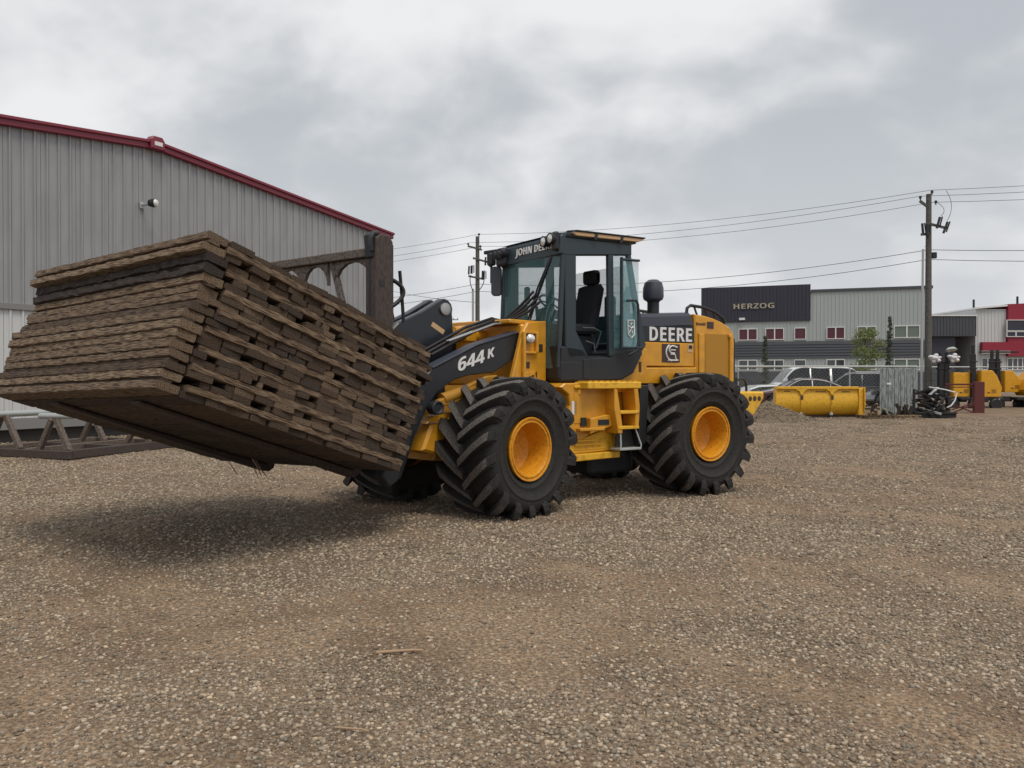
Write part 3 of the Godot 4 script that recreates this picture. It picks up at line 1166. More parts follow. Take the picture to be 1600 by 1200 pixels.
func loader_wheels(o: Node3D, F: Transform3D) -> void:
	wheel(o, F * at(0, 0.775, -0.33), 0.10, 0.775)
	wheel(o, F * Transform3D(Basis(Vector3.UP, PI), Vector3(0, 0.775, 2 * CZ + 0.33)), 0.2, 0.775)
	wheel(o, at(0, 0.835, -0.33), 0.22, 0.815)
	wheel(o, Transform3D(Basis(Vector3.UP, PI), Vector3(0, 0.835, 2 * CZ + 0.33)), 0.05, 0.815)
	for t in [F * at(0, 0.775, 0), at(0, 0.835, 0)]:
		var s := S()
		lathe(s, PackedVector2Array([Vector2(0.001, -0.45), Vector2(0.24, -0.45), Vector2(0.24, -0.6), Vector2(0.17, -0.7), Vector2(0.19, -1.1), Vector2(0.33, -1.2), Vector2(0.33, -1.5), Vector2(0.19, -1.6), Vector2(0.17, -2.0), Vector2(0.24, -2.1), Vector2(0.24, -2.25), Vector2(0.001, -2.25)]), 20)
		add(o, "axle", s, M.dark_trim, t)


func loader_rear(o: Node3D) -> void:
	var s := S()
	# rear frame under hood and cab
	prism(s, poly([-2.35, 0.62, -0.9, 0.55, 1.0, 0.75, 1.9, 0.9, 1.9, 1.35, 0.6, 1.55, -2.2, 1.55, -2.35, 1.3]), CZ - 0.42, CZ + 0.42, 0.02)
	add(o, "rear_frame", s, M.yellow_paint)
	s = S()
	box(s, -3.2, -0.4, 0.42, 0.66, CZ - 0.25, CZ + 0.25, 0.04)
	tube(s, [Vector3(-3.3, 0.7, CZ), Vector3(0.2, 0.7, CZ)], 0.09, 10)
	box(s, -1.5, -0.7, 0.30, 0.56, CZ - 0.05, CZ + 0.6, 0.04)
	add(o, "driveline", s, M.dark_trim)
	# side tank with its folded lower sill
	s = S()
	prism(s, poly([-2.12, 1.53, -1.0, 1.53, -1.0, 1.42, -1.36, 1.40, -1.28, 0.92, -1.55, 0.96, -1.85, 0.80, -2.10, 0.80, -2.14, 0.98, -2.04, 1.25, -2.06, 1.38, -2.2, 1.48]), CZ + 0.2, -0.46, 0.015)
	var tank := add(o, "side_tank", s, M.yellow_paint)
	s = S()
	box(s, -1.98, -1.42, 1.02, 1.40, -0.462, -0.452)
	add(tank, "tank_panel", s, M.yellow_paint)
	s = S()
	prism(s, poly([-1.78, 0.88, -1.30, 1.0, -1.30, 1.10, -1.52, 1.12, -1.78, 1.08]), -0.46, -0.37, 0.012)
	box(s, -1.95, -1.55, 0.92, 0.96, -0.46, -0.36, 0.008)
	add(tank, "bracket", s, M.yellow_paint)
	s = S()
	box(s, -1.66, -1.48, 0.99, 1.06, -0.372, -0.362)
	box(s, -1.88, -1.80, 0.98, 1.09, -0.462, -0.43)
	add(tank, "slot", s, M.dark_trim)
	s = S()
	box(s, -2.02, -1.94, 1.13, 1.30, -0.46, -0.452)
	add(tank, "notice", s, M.white_print)
	s = S()
	box(s, -1.98, -1.86, 1.46, 1.50, -0.462, -0.43, 0.01)
	box(s, -1.92, -1.87, 1.38, 1.45, -0.462, -0.44, 0.01)
	add(tank, "latch", s, M.worn_yellow_paint)
	s = S()
	for k in 3:
		box(s, -1.93, -1.60 + 0.1 * k, 0.78 - 0.055 * k, 0.80 - 0.055 * k, CZ + 0.3, -0.47 - 0.02 * k, 0.004)
	prism(s, poly([-2.05, 0.62, -1.25, 0.64, -1.25, 0.97, -1.85, 0.80, -2.0, 0.80]), CZ + 0.25, -0.52, 0.01)
	add(o, "lower_guard", s, M.worn_yellow_paint)
	s = S()
	prism(s, poly([-2.2, 0.62, -2.05, 0.53, -1.22, 0.55, -1.22, 0.63]), CZ + 0.2, -0.44, 0.01)
	add(o, "belly_plate", s, M.worn_yellow_paint)
	# platform and boarding ladder
	s = S()
	box(s, -1.90, -1.00, 1.455, 1.545, -0.56, -0.27, 0.012)
	for k in 9:
		box(s, -1.87 + k * 0.095, -1.82 + k * 0.095, 1.546, 1.56, -0.52, -0.30)
	add(o, "platform", s, M.worn_yellow_paint)
	s = S()
	prism(s, poly([-1.47, 1.45, -1.42, 1.45, -1.33, 0.97, -1.33, 0.88, -1.40, 0.88, -1.47, 1.2]), -0.52, -0.27, 0.006)
	prism(s, poly([-1.13, 1.45, -1.06, 1.45, -1.03, 1.22, -1.05, 0.93, -1.11, 0.98, -1.10, 1.2]), -0.52, -0.27, 0.006)
	add(o, "ladder_side", s, M.yellow_paint)
	for q in [[1.13, 0.03], [0.93, 0.0]]:
		s = S()
		box(s, -1.40 + q[1], -1.05, q[0], q[0] + 0.04, -0.50, -0.26, 0.006)
		add(o, "ladder_step", s, M.worn_yellow_paint)
	s = S()
	box(s, -1.45, -1.02, 0.95, 1.50, -0.60, -0.55)
	add(o, "ladder_back", s, M.yellow_grille)
	s = S()
	for q in [[-1.345, -1.37], [-1.09, -1.02]]:
		tube(s, [Vector3(q[0], 0.94, -0.30), Vector3(q[1] + 0.01, 0.72, -0.27), Vector3(q[1], 0.665, -0.27)], 0.012, 6)
	box(s, -1.38, -1.01, 0.655, 0.685, -0.46, -0.26, 0.006)
	add(o, "hanging_step", s, M.galvanised)
	s = S()
	prism(s, poly([-1.36, 0.70, -1.03, 0.70, -1.10, 0.95, -1.33, 0.95]), -0.40, -0.385)
	add(o, "step_flap", s, M.hose_rubber)
	s = S()
	prism(s, poly([-1.02, 0.72, -0.90, 0.72, -0.86, 1.2, -0.84, 1.50, -1.0, 1.50]), -0.68, -0.30, 0.01)
	add(o, "mudflap", s, M.hose_rubber)
	# body behind the cab
	s = S()
	prism(s, poly([-1.10, 1.52, 0.50, 1.50, 0.50, 1.75, -0.48, 1.74, -0.48, 2.0, -0.62, 2.02, -0.66, 1.86, -0.80, 1.66, -1.0, 1.58]), CZ - 0.6, -0.72, 0.015)
	var sk := add(o, "engine_skirt", s, M.yellow_paint)
	s = S()
	box(s, -0.64, -0.60, 1.68, 1.82, -0.721, -0.712)
	add(sk, "slot", s, M.brown_print)
	# hood: yellow lower door, black top with the big lettering
	s = S()
	prism(s, poly([-0.50, 1.76, 0.47, 1.76, 0.47, 2.10, -0.50, 2.10]), CZ - 0.6, -0.745, 0.012)
	var door := add(o, "hood_door", s, M.yellow_paint)
	s = S()
	box(s, -0.18, 0.17, 1.82, 2.08, -0.745, -0.738)
	var em := add(door, "engine_emblem", s, M.brown_print)
	s = S()
	var ec := Vector3(0.0, 1.965, -0.736)
	var big := [ec + Vector3(0.11, 0.075, 0)]
	for k in 10:
		var a := deg_to_rad(40.0 + k * 28.0)
		big.append(ec + Vector3(cos(a) * 0.075 + 0.03, sin(a) * 0.055 + 0.035, 0))
	tube(s, big, 0.013, 5)
	tube(s, [ec + Vector3(-0.02, 0.03, 0), ec + Vector3(0.08, 0.03, 0)], 0.009, 5)
	var out := []
	for k in 8:
		var a := deg_to_rad(120.0 + k * 20.0)
		out.append(ec + Vector3(cos(a) * 0.125 + 0.02, sin(a) * 0.12 - 0.005, 0))
	tube(s, out, 0.014, 5)
	tube(s, [ec + Vector3(-0.07, -0.12, 0), ec + Vector3(0.13, -0.115, 0)], 0.012, 5)
	tube(s, [ec + Vector3(-0.02, -0.03, 0), ec + Vector3(0.07, -0.035, 0), ec + Vector3(0.09, -0.10, 0)], 0.010, 5)
	add(em, "emblem_mark", s, M.white_print)
	s = S()
	box(s, 0.33, 0.43, 1.97, 2.09, -0.745, -0.739)
	var st := add(door, "sticker", s, M.tan_trim)
	s = S()
	box(s, 0.35, 0.42, 2.02, 2.07, -0.739, -0.735)
	add(st, "sticker_print", s, M.dark_trim)
	s = S()
	prism(s, poly([-0.56, 2.10, 0.475, 2.10, 0.475, 2.36, -0.56, 2.32]), CZ - 0.59, -0.755, 0.01)
	var band := add(o, "hood_band", s, M.black_paint)
	words(band, "lettering", "DEERE", 0.195, 1.08, M.white_print, at(0.0, 2.215, -0.752))
	s = S()
	var hr := []
	for q in [[-0.62, 2.50], [0.40, 2.56]]:
		var rg := PackedVector3Array()
		for e in [[0.6, -0.19], [0.595, -0.06], [0.57, -0.015], [0.5, 0.0], [-0.5, 0.0], [-0.57, -0.015], [-0.595, -0.06], [-0.6, -0.19]]:
			rg.append(Vector3(q[0] + (0.06 if e[1] < -0.1 and q[0] > 0 else 0.0), q[1] + e[1], CZ + e[0]))
		hr.append(rg)
	loft(s, hr)
	add(o, "hood_top", s, M.slate_panel)
	# rear grille housing with a rounded top
	s = S()
	prism(s, poly([0.485, 2.53, 0.70, 2.515, 0.9, 2.48, 1.08, 2.43, 1.24, 2.36, 1.33, 2.27, 1.35, 2.15, 1.33, 1.45, 0.52, 1.45]), CZ - 0.6, -0.75, 0.02)
	var hs := add(o, "grille_housing", s, M.yellow_paint)
	s = S()
	box(s, 0.70, 1.20, 1.48, 2.25, -0.75, -0.742)
	add(hs, "grille_panel", s, M.yellow_grille)
	s = S()
	prism(s, poly([0.56, 1.5, 0.66, 1.5, 0.67, 2.15, 0.64, 2.24, 0.55, 2.25]), -0.752, -0.72, 0.012)
	prism(s, poly([1.21, 1.45, 1.29, 1.45, 1.29, 2.2, 1.25, 2.25, 1.18, 2.26, 1.18, 2.22, 1.21, 2.18]), -0.752, -0.71, 0.012)
	add(hs, "door_edge", s, M.yellow_paint)
	words(hs, "lettering", "Brandt", 0.045, 1.0, M.brown_print, at(0.61, 2.39, -0.748), 700, 0.006)
	s = S()
	box(s, 0.74, 0.88, 2.33, 2.43, -0.75, -0.744)
	add(hs, "badge", s, M.brown_print)
	s = S()
	box(s, 1.37, 1.42, 1.45, 2.2, CZ - 0.55, -0.80, 0.01)
	for k in 12:
		box(s, 1.40, 1.44, 1.5 + k * 0.055, 1.53 + k * 0.055, CZ - 0.5, -0.85, 0.003)
	add(hs, "rear_screen", s, M.dark_trim)
	# black hand rail on top
	for z in [-0.80, CZ * 2 + 0.80]:
		s = S()
		tube(s, [Vector3(0.36, 2.52, z), Vector3(0.38, 2.62, z), Vector3(0.45, 2.66, z), Vector3(0.70, 2.645, z), Vector3(0.95, 2.59, z), Vector3(1.14, 2.50, z), Vector3(1.18, 2.42, z)], 0.024, 8)
		for q in [[0.52, 2.51, 2.655], [0.74, 2.48, 2.63], [0.92, 2.44, 2.59], [1.06, 2.41, 2.54]]:
			tube(s, [Vector3(q[0] + 0.07, q[1], z), Vector3(q[0], q[2], z)], 0.016, 6)
		add(o, "hand_rail", s, M.dark_trim)
	# air intake with its mushroom cap
	s = S()
	var ix := -0.20
	var iz := -0.9
	lathe(s, PackedVector2Array([Vector2(0.085, 2.5), Vector2(0.085, 2.68), Vector2(0.095, 2.69)]), 18, Transform3D(Basis(Vector3.RIGHT, -PI / 2), Vector3(ix, 0, iz)))
	var ai := add(o, "air_intake", s, M.dark_trim)
	s = S()
	lathe(s, PackedVector2Array([Vector2(0.09, 2.69), Vector2(0.138, 2.72), Vector2(0.15, 2.76), Vector2(0.147, 2.88), Vector2(0.125, 2.96), Vector2(0.07, 3.0), Vector2(0.001, 3.01)]), 22, Transform3D(Basis(Vector3.RIGHT, -PI / 2), Vector3(ix, 0, iz)))
	add(ai, "cap", s, M.slate_panel)
	s = S()
	tube(s, [Vector3(0.0, 2.5, CZ - 0.35), Vector3(0.0, 2.85, CZ - 0.35), Vector3(0.06, 2.97, CZ - 0.35)], 0.06, 12)
	add(o, "exhaust_stack", s, M.dark_trim)
	# counterweight with three holes, step and hose behind
	s = S()
	prism(s, poly([1.35, 1.39, 2.08, 1.38, 2.08, 1.27, 1.84, 1.0, 1.35, 0.95]), CZ - 0.75, -0.78, 0.03)
	var cw := add(o, "counterweight", s, M.worn_yellow_paint)
	s = S()
	for k in 3:
		lathe(s, PackedVector2Array([Vector2(0.04, 0.0), Vector2(0.04, 0.004), Vector2(0.001, 0.004)]), 14, at(1.74 + k * 0.105, 1.27, -0.78))
	add(cw, "hole", s, M.brown_print)
	s = S()
	box(s, 1.46, 1.58, 1.17, 1.33, -0.782, -0.765, 0.01)
	add(cw, "tow_plate", s, M.yellow_paint)
	s = S()
	box(s, 1.62, 1.80, 0.60, 1.0, -1.1, -0.85, 0.03)
	add(o, "rear_step", s, M.hose_rubber)
	s = S()
	box(s, 1.40, 1.55, 1.39, 1.62, CZ - 0.3, -0.85, 0.02)
	tube(s, arc(Vector3(1.5, 1.52, -0.9), Vector3(1.85, 1.38, -0.95), Vector3(0.08, 0.12, 0), 10), 0.02, 7)
	add(o, "rear_hose", s, M.hose_rubber)


func loader_cab(o: Node3D) -> void:
	var zl := -0.6
	var zr := -2.02
	var s := S()
	# lower cab body, rounded behind
	prism(s, poly([-2.12, 1.60, -2.09, 1.545, -1.68, 1.545, -1.05, 1.57, -0.84, 1.66, -0.70, 1.88, -0.66, 2.02, -1.24, 1.93, -1.24, 1.87, -1.62, 1.86, -1.72, 1.98, -1.95, 2.0, -2.12, 2.0]), zr, zl, 0.02)
	var tub := add(o, "cab_base", s, M.dark_trim)
	s = S()
	box(s, -1.72, -1.60, 1.58, 1.84, zl - 0.01, zl + 0.012, 0.006)
	box(s, -2.09, -1.74, 1.57, 1.80, zl - 0.01, zl + 0.006, 0.006)
	add(tub, "access_cover", s, M.dark_trim)
	s = S()
	box(s, -2.0, -0.75, 1.86, 1.89, zr + 0.05, zl - 0.06)
	add(o, "cab_floor", s, M.dark_trim)
	# pillars
	var sides := [[zl, 1.0], [zr, -1.0]]
	for q in sides:
		var z: float = q[0]
		var d: float = q[1]
		s = S()
		prism(s, poly([-2.02, 3.2, -1.83, 3.2, -1.83, 2.2, -1.63, 1.88, -1.95, 1.85, -2.0, 2.0]), z - 0.07 * d, z, 0.012)
		add(o, "front_pillar", s, M.cab_trim)
		s = S()
		prism(s, poly([-1.29, 3.25, -1.20, 3.25, -1.18, 1.90, -1.27, 1.88]), z - 0.07 * d, z, 0.012)
		add(o, "door_pillar", s, M.cab_trim)
		s = S()
		prism(s, poly([-0.97, 3.3, -0.89, 3.3, -0.61, 2.05, -0.66, 1.98, -0.72, 2.0]), z - 0.06 * d, z - 0.005 * d, 0.012)
		add(o, "rear_pillar", s, M.cab_trim)
		s = S()
		prism(s, poly([-2.06, 3.16, -0.88, 3.26, -0.88, 3.40, -2.06, 3.40]), z - 0.1 * d, z + 0.004 * d, 0.012)
		add(o, "side_header", s, M.cab_trim)
		s = S()
		box(s, -1.22, -0.68, 1.90, 2.00, z - 0.06 * d, z - 0.004 * d, 0.01)
		add(o, "side_sill", s, M.cab_trim)
	# panes
	s = S()
	prism(s, poly([-1.19, 1.99, -0.68, 2.0, -0.93, 3.26, -1.19, 3.24]), zl - 0.035, zl - 0.027)
	add(o, "rear_side_pane", s, M.cab_glass)
	s = S()
	prism(s, poly([-1.95, 1.99, -0.68, 2.0, -0.93, 3.24, -1.95, 3.2]), zr + 0.027, zr + 0.035)
	add(o, "far_side_pane", s, M.cab_glass)
	s = S()
	var wr := []
	for k in 9:
		var z := lerpf(zl - 0.01, zr + 0.01, k / 8.0)
		var bow := 0.07 * (1.0 - pow(absf(k - 4) / 4.0, 2.0))
		wr.append([z, bow])
	for k in 8:
		var a: Array = wr[k]
		var b: Array = wr[k + 1]
		quad(s, Vector3(-2.10 - b[1], 1.72, b[0]), Vector3(-2.10 - a[1], 1.72, a[0]), Vector3(-2.03 - a[1], 3.19, a[0]), Vector3(-2.03 - b[1], 3.19, b[0]))
	s.set_smooth_group(-1)
	add(o, "windscreen", s, M.cab_glass)
	s = S()
	box(s, zr + 0.1, zl - 0.1, 2.05, 3.2, 0.0, 0.008, 0.0, Transform3D(Basis(Vector3(0, 0, 1), Vector3(-0.2, 0.98, 0).normalized(), Vector3(-1, 0, 0)), Vector3(-0.25, 0, 0)))
	add(o, "rear_pane", s, M.cab_glass)
	s = S()
	box(s, -0.78, -0.70, 1.88, 2.10, zr + 0.02, zl - 0.02, 0.02)
	add(o, "rear_wall", s, M.cab_trim)
	# windscreen side frames
	for z in [zl - 0.03, zr + 0.03]:
		s = S()
		bar(s, Vector3(-2.10, 1.72, z), Vector3(-2.03, 3.2, z), 0.06, 0.06, 0.012, Vector3(1, 0, 0))
		add(o, "windscreen_frame", s, M.cab_trim)
	# roof
	s = S()
	prism(s, poly([-2.11, 3.18, -2.03, 3.17, -2.0, 3.40, -0.80, 3.42, -0.80, 3.45, -1.9, 3.45, -2.06, 3.44, -2.09, 3.40]), zr - 0.01, zl + 0.01, 0.015)
	var roof := add(o, "roof", s, M.cab_trim)
	s = S()
	prism(s, poly([-2.08, 3.452, -1.9, 3.485, -0.72, 3.515, -0.70, 3.47, -0.80, 3.452]), zr + 0.05, zl - 0.05, 0.012)
	add(roof, "roof_cap", s, M.slate_panel)
	s = S()
	prism(s, poly([-1.86, 3.425, -0.80, 3.44, -0.70, 3.475, -0.70, 3.49, -1.86, 3.475, -1.94, 3.455]), zl + 0.0, zl + 0.045, 0.006)
	add(roof, "roof_trim", s, M.tan_trim)
	s = S()
	prism(s, poly([-2.0, 3.455, -1.86, 3.478, -0.68, 3.494, -0.68, 3.51, -1.86, 3.497, -2.0, 3.475]), zl + 0.0, zl + 0.06, 0.004)
	for x in [-1.58, -1.14]:
		prism(s, poly([x, 3.40, x + 0.05, 3.40, x + 0.07, 3.49, x + 0.03, 3.49]), zl + 0.03, zl + 0.055)
	add(roof, "roof_rail", s, M.dark_trim)
	var facade := Transform3D(Basis(Vector3(0, 0, 1), Vector3(0.06, 1, 0).normalized(), Vector3(-1, 0, 0)), Vector3(-2.108, 3.31, 0))
	words(roof, "lettering", "JOHN DEERE", 0.095, 1.12, M.white_print, facade * at(CZ + 0.20, 0.0, 0.002), 700, 0.008)
	# work lights on the roof corners
	for q in [[-0.66, 3.37], [-0.81, 3.35], [-1.84, 3.33], [-1.95, 3.33]]:
		s = S()
		lathe(s, PackedVector2Array([Vector2(0.001, -0.1), Vector2(0.05, -0.1), Vector2(0.07, -0.02), Vector2(0.07, 0.03), Vector2(0.058, 0.03)]), 16, Transform3D(Basis(Vector3.UP, -PI / 2), Vector3(-2.19, q[1], q[0])))
		var wl := add(o, "work_light", s, M.dark_trim)
		s = S()
		lathe(s, PackedVector2Array([Vector2(0.058, 0.022), Vector2(0.04, 0.034), Vector2(0.001, 0.038)]), 16, Transform3D(Basis(Vector3.UP, -PI / 2), Vector3(-2.19, q[1], q[0])))
		add(wl, "lens", s, M.lamp_glass if q[0] > -1.0 else M.car_glass)
	s = S()
	box(s, -2.17, -2.09, 3.22, 3.46, -0.70, -0.60, 0.02)
	box(s, -2.18, -2.09, 3.16, 3.42, -2.02, -1.80, 0.03)
	add(o, "light_bracket", s, M.dark_trim)
	# mirror on the far front corner
	s = S()
	bar(s, Vector3(-2.10, 3.40, -1.98), Vector3(-2.18, 3.40, -2.30), 0.05, 0.05, 0.01)
	tube(s, [Vector3(-2.15, 3.40, -2.16), Vector3(-2.15, 2.95, -2.16)], 0.018, 6)
	box(s, -2.20, -2.10, 3.20, 3.38, -2.22, -2.10, 0.02)
	add(o, "mirror_arm", s, M.dark_trim)
	s = S()
	prism(s, round_rect(-0.08, -0.22, 0.07, 0.20, 0.05), -0.03, 0.03, 0.012, Transform3D(Basis(Vector3.UP, -0.75), Vector3(-2.12, 2.98, -2.06)))
	add(o, "mirror", s, M.slate_panel)
	# cab door folded back against the side
	s = S()
	for q in [[-1.14, 3.17, -0.86, 3.17], [-1.14, 2.0, -0.82, 2.0]]:
		bar(s, Vector3(q[0], q[1], zl + 0.10), Vector3(q[2], q[3], zl + 0.13), 0.05, 0.03, 0.008)
	bar(s, Vector3(-1.15, 1.98, zl + 0.10), Vector3(-1.15, 3.2, zl + 0.10), 0.05, 0.03, 0.008)
	var dr := add(o, "cab_door", s, M.cab_trim)
	s = S()
	prism(s, round_rect(-1.14, 2.0, -0.86, 3.17, 0.04), zl + 0.105, zl + 0.112)
	add(dr, "door_pane", s, M.cab_glass)
	s = S()
	tube(s, [Vector3(-1.10, 2.62, zl + 0.15), Vector3(-0.95, 2.63, zl + 0.16), Vector3(-0.91, 2.58, zl + 0.16), Vector3(-0.90, 2.10, zl + 0.16), Vector3(-0.93, 1.96, zl + 0.16), Vector3(-1.04, 1.90, zl + 0.12)], 0.016, 7)
	add(dr, "door_handle", s, M.dark_trim)
	s = S()
	tube(s, [Vector3(-1.06, 2.36, zl + 0.12), Vector3(-0.95, 2.37, zl + 0.12), Vector3(-0.94, 2.18, zl + 0.12), Vector3(-0.99, 2.13, zl + 0.12), Vector3(-1.05, 2.17, zl + 0.12), Vector3(-1.06, 2.36, zl + 0.12)], 0.009, 5)
	tube(s, [Vector3(-1.04, 2.29, zl + 0.12), Vector3(-1.0, 2.26, zl + 0.12), Vector3(-0.96, 2.28, zl + 0.12)], 0.012, 5)
	tube(s, [Vector3(-1.03, 2.20, zl + 0.12), Vector3(-1.0, 2.26, zl + 0.12), Vector3(-0.97, 2.19, zl + 0.12)], 0.008, 5)
	tube(s, [Vector3(-1.02, 2.33, zl + 0.12), Vector3(-1.0, 2.30, zl + 0.12), Vector3(-0.98, 2.34, zl + 0.12)], 0.006, 5)
	add(dr, "pane_emblem", s, M.white_print)
	s = S()
	tube(s, [Vector3(-1.55, 1.98, zl + 0.05), Vector3(-1.50, 2.2, zl + 0.09), Vector3(-1.62, 2.24, zl + 0.09), Vector3(-1.76, 2.24, zl + 0.04)], 0.014, 7)
	tube(s, [Vector3(-1.70, 2.07, zl + 0.03), Vector3(-1.62, 2.04, zl + 0.09), Vector3(-1.58, 1.92, zl + 0.07)], 0.014, 7)
	add(o, "grab_handle", s, M.cab_trim)
	# seat
	var seat_z := -1.32
	s = S()
	prism(s, round_rect(-1.62, 2.20, -1.08, 2.34, 0.06), seat_z - 0.26, seat_z + 0.26, 0.04)
	var st := add(o, "seat", s, M.seat_cloth)
	s = S()
	prism(s, poly([-1.20, 2.28, -1.05, 2.28, -0.92, 2.85, -0.98, 2.92, -1.08, 2.88]), seat_z - 0.24, seat_z + 0.24, 0.05)
	add(st, "seat_back", s, M.seat_cloth)
	s = S()
	prism(s, round_rect(-1.07, 2.92, -0.92, 3.12, 0.05), seat_z - 0.15, seat_z + 0.15, 0.05)
	add(st, "headrest", s, M.seat_cloth)
	s = S()
	box(s, -1.5, -1.12, 1.89, 2.2, seat_z - 0.2, seat_z + 0.2, 0.03)
	add(st, "seat_base", s, M.dark_trim)
	s = S()
	box(s, -1.62, -0.98, 2.44, 2.54, seat_z - 0.42, seat_z - 0.30, 0.03)
	box(s, -1.0, -0.86, 2.3, 2.74, seat_z + 0.26, seat_z + 0.40, 0.03)
	add(st, "armrest", s, M.seat_cloth)
	s = S()
	box(s, -1.75, -0.95, 1.89, 2.42, zr + 0.06, zr + 0.36, 0.04)
	tube(s, [Vector3(-1.58, 2.42, zr + 0.2), Vector3(-1.60, 2.62, zr + 0.2)], 0.025, 7)
	add(o, "console", s, M.dark_trim)
	s = S()
	prism(s, poly([-2.0, 1.88, -1.86, 1.88, -1.68, 2.52, -1.74, 2.58, -1.85, 2.54]), CZ - 0.10, CZ + 0.10, 0.03)
	var col := add(o, "steering_column", s, M.dark_trim)
	s = S()
	var wheel_pts := []
	var tilt := Transform3D(Basis(Vector3(0, 0, 1), -0.55), Vector3(-1.66, 2.62, CZ))
	for k in 25:
		var a := TAU * k / 24.0
		wheel_pts.append(tilt * Vector3(cos(a) * 0.2, 0, sin(a) * 0.2))
	tube(s, wheel_pts, 0.016, 7, -1.0, false)
	for k in 3:
		tube(s, [tilt * Vector3.ZERO, tilt * Vector3(cos(k * 2.1) * 0.2, 0, sin(k * 2.1) * 0.2)], 0.012, 5)
	add(col, "steering_wheel", s, M.dark_trim)
	s = S()
	box(s, -1.98, -1.90, 2.36, 2.62, zr + 0.2, zr + 0.44, 0.02)
	box(s, -1.95, -1.88, 2.62, 2.86, zr + 0.38, zr + 0.46, 0.02)
	box(s, -2.0, -1.94, 2.50, 2.53, zr + 0.05, CZ - 0.1)
	add(o, "display", s, M.dark_trim)
	# wiper and hose bundle in front of the windscreen
	s = S()
	for k in 2:
		tube(s, [Vector3(-2.20, 2.10 , CZ + 0.05 + 0.05 * k), Vector3(-2.23, 2.75, CZ + 0.44 + 0.05 * k), Vector3(-2.18, 3.14, CZ + 0.66 + 0.02 * k)], 0.013, 5)
	bar(s, Vector3(-2.22, 2.4, CZ + 0.26), Vector3(-2.17, 3.14, CZ + 0.67), 0.03, 0.02)
	add(o, "wiper", s, M.dark_trim)
	s = S()
	for k in 4:
		tube(s, [Vector3(-2.62 + 0.02 * k, 2.18, CZ - 0.05 + 0.07 * k), Vector3(-2.52, 2.34, CZ + 0.06 + 0.07 * k), Vector3(-2.36, 2.54 - 0.03 * k, CZ + 0.24 + 0.06 * k), Vector3(-2.26, 2.72 - 0.05 * k, CZ + 0.40 + 0.045 * k)], 0.018, 6)
	add(o, "hose_bundle", s, M.hose_rubber)


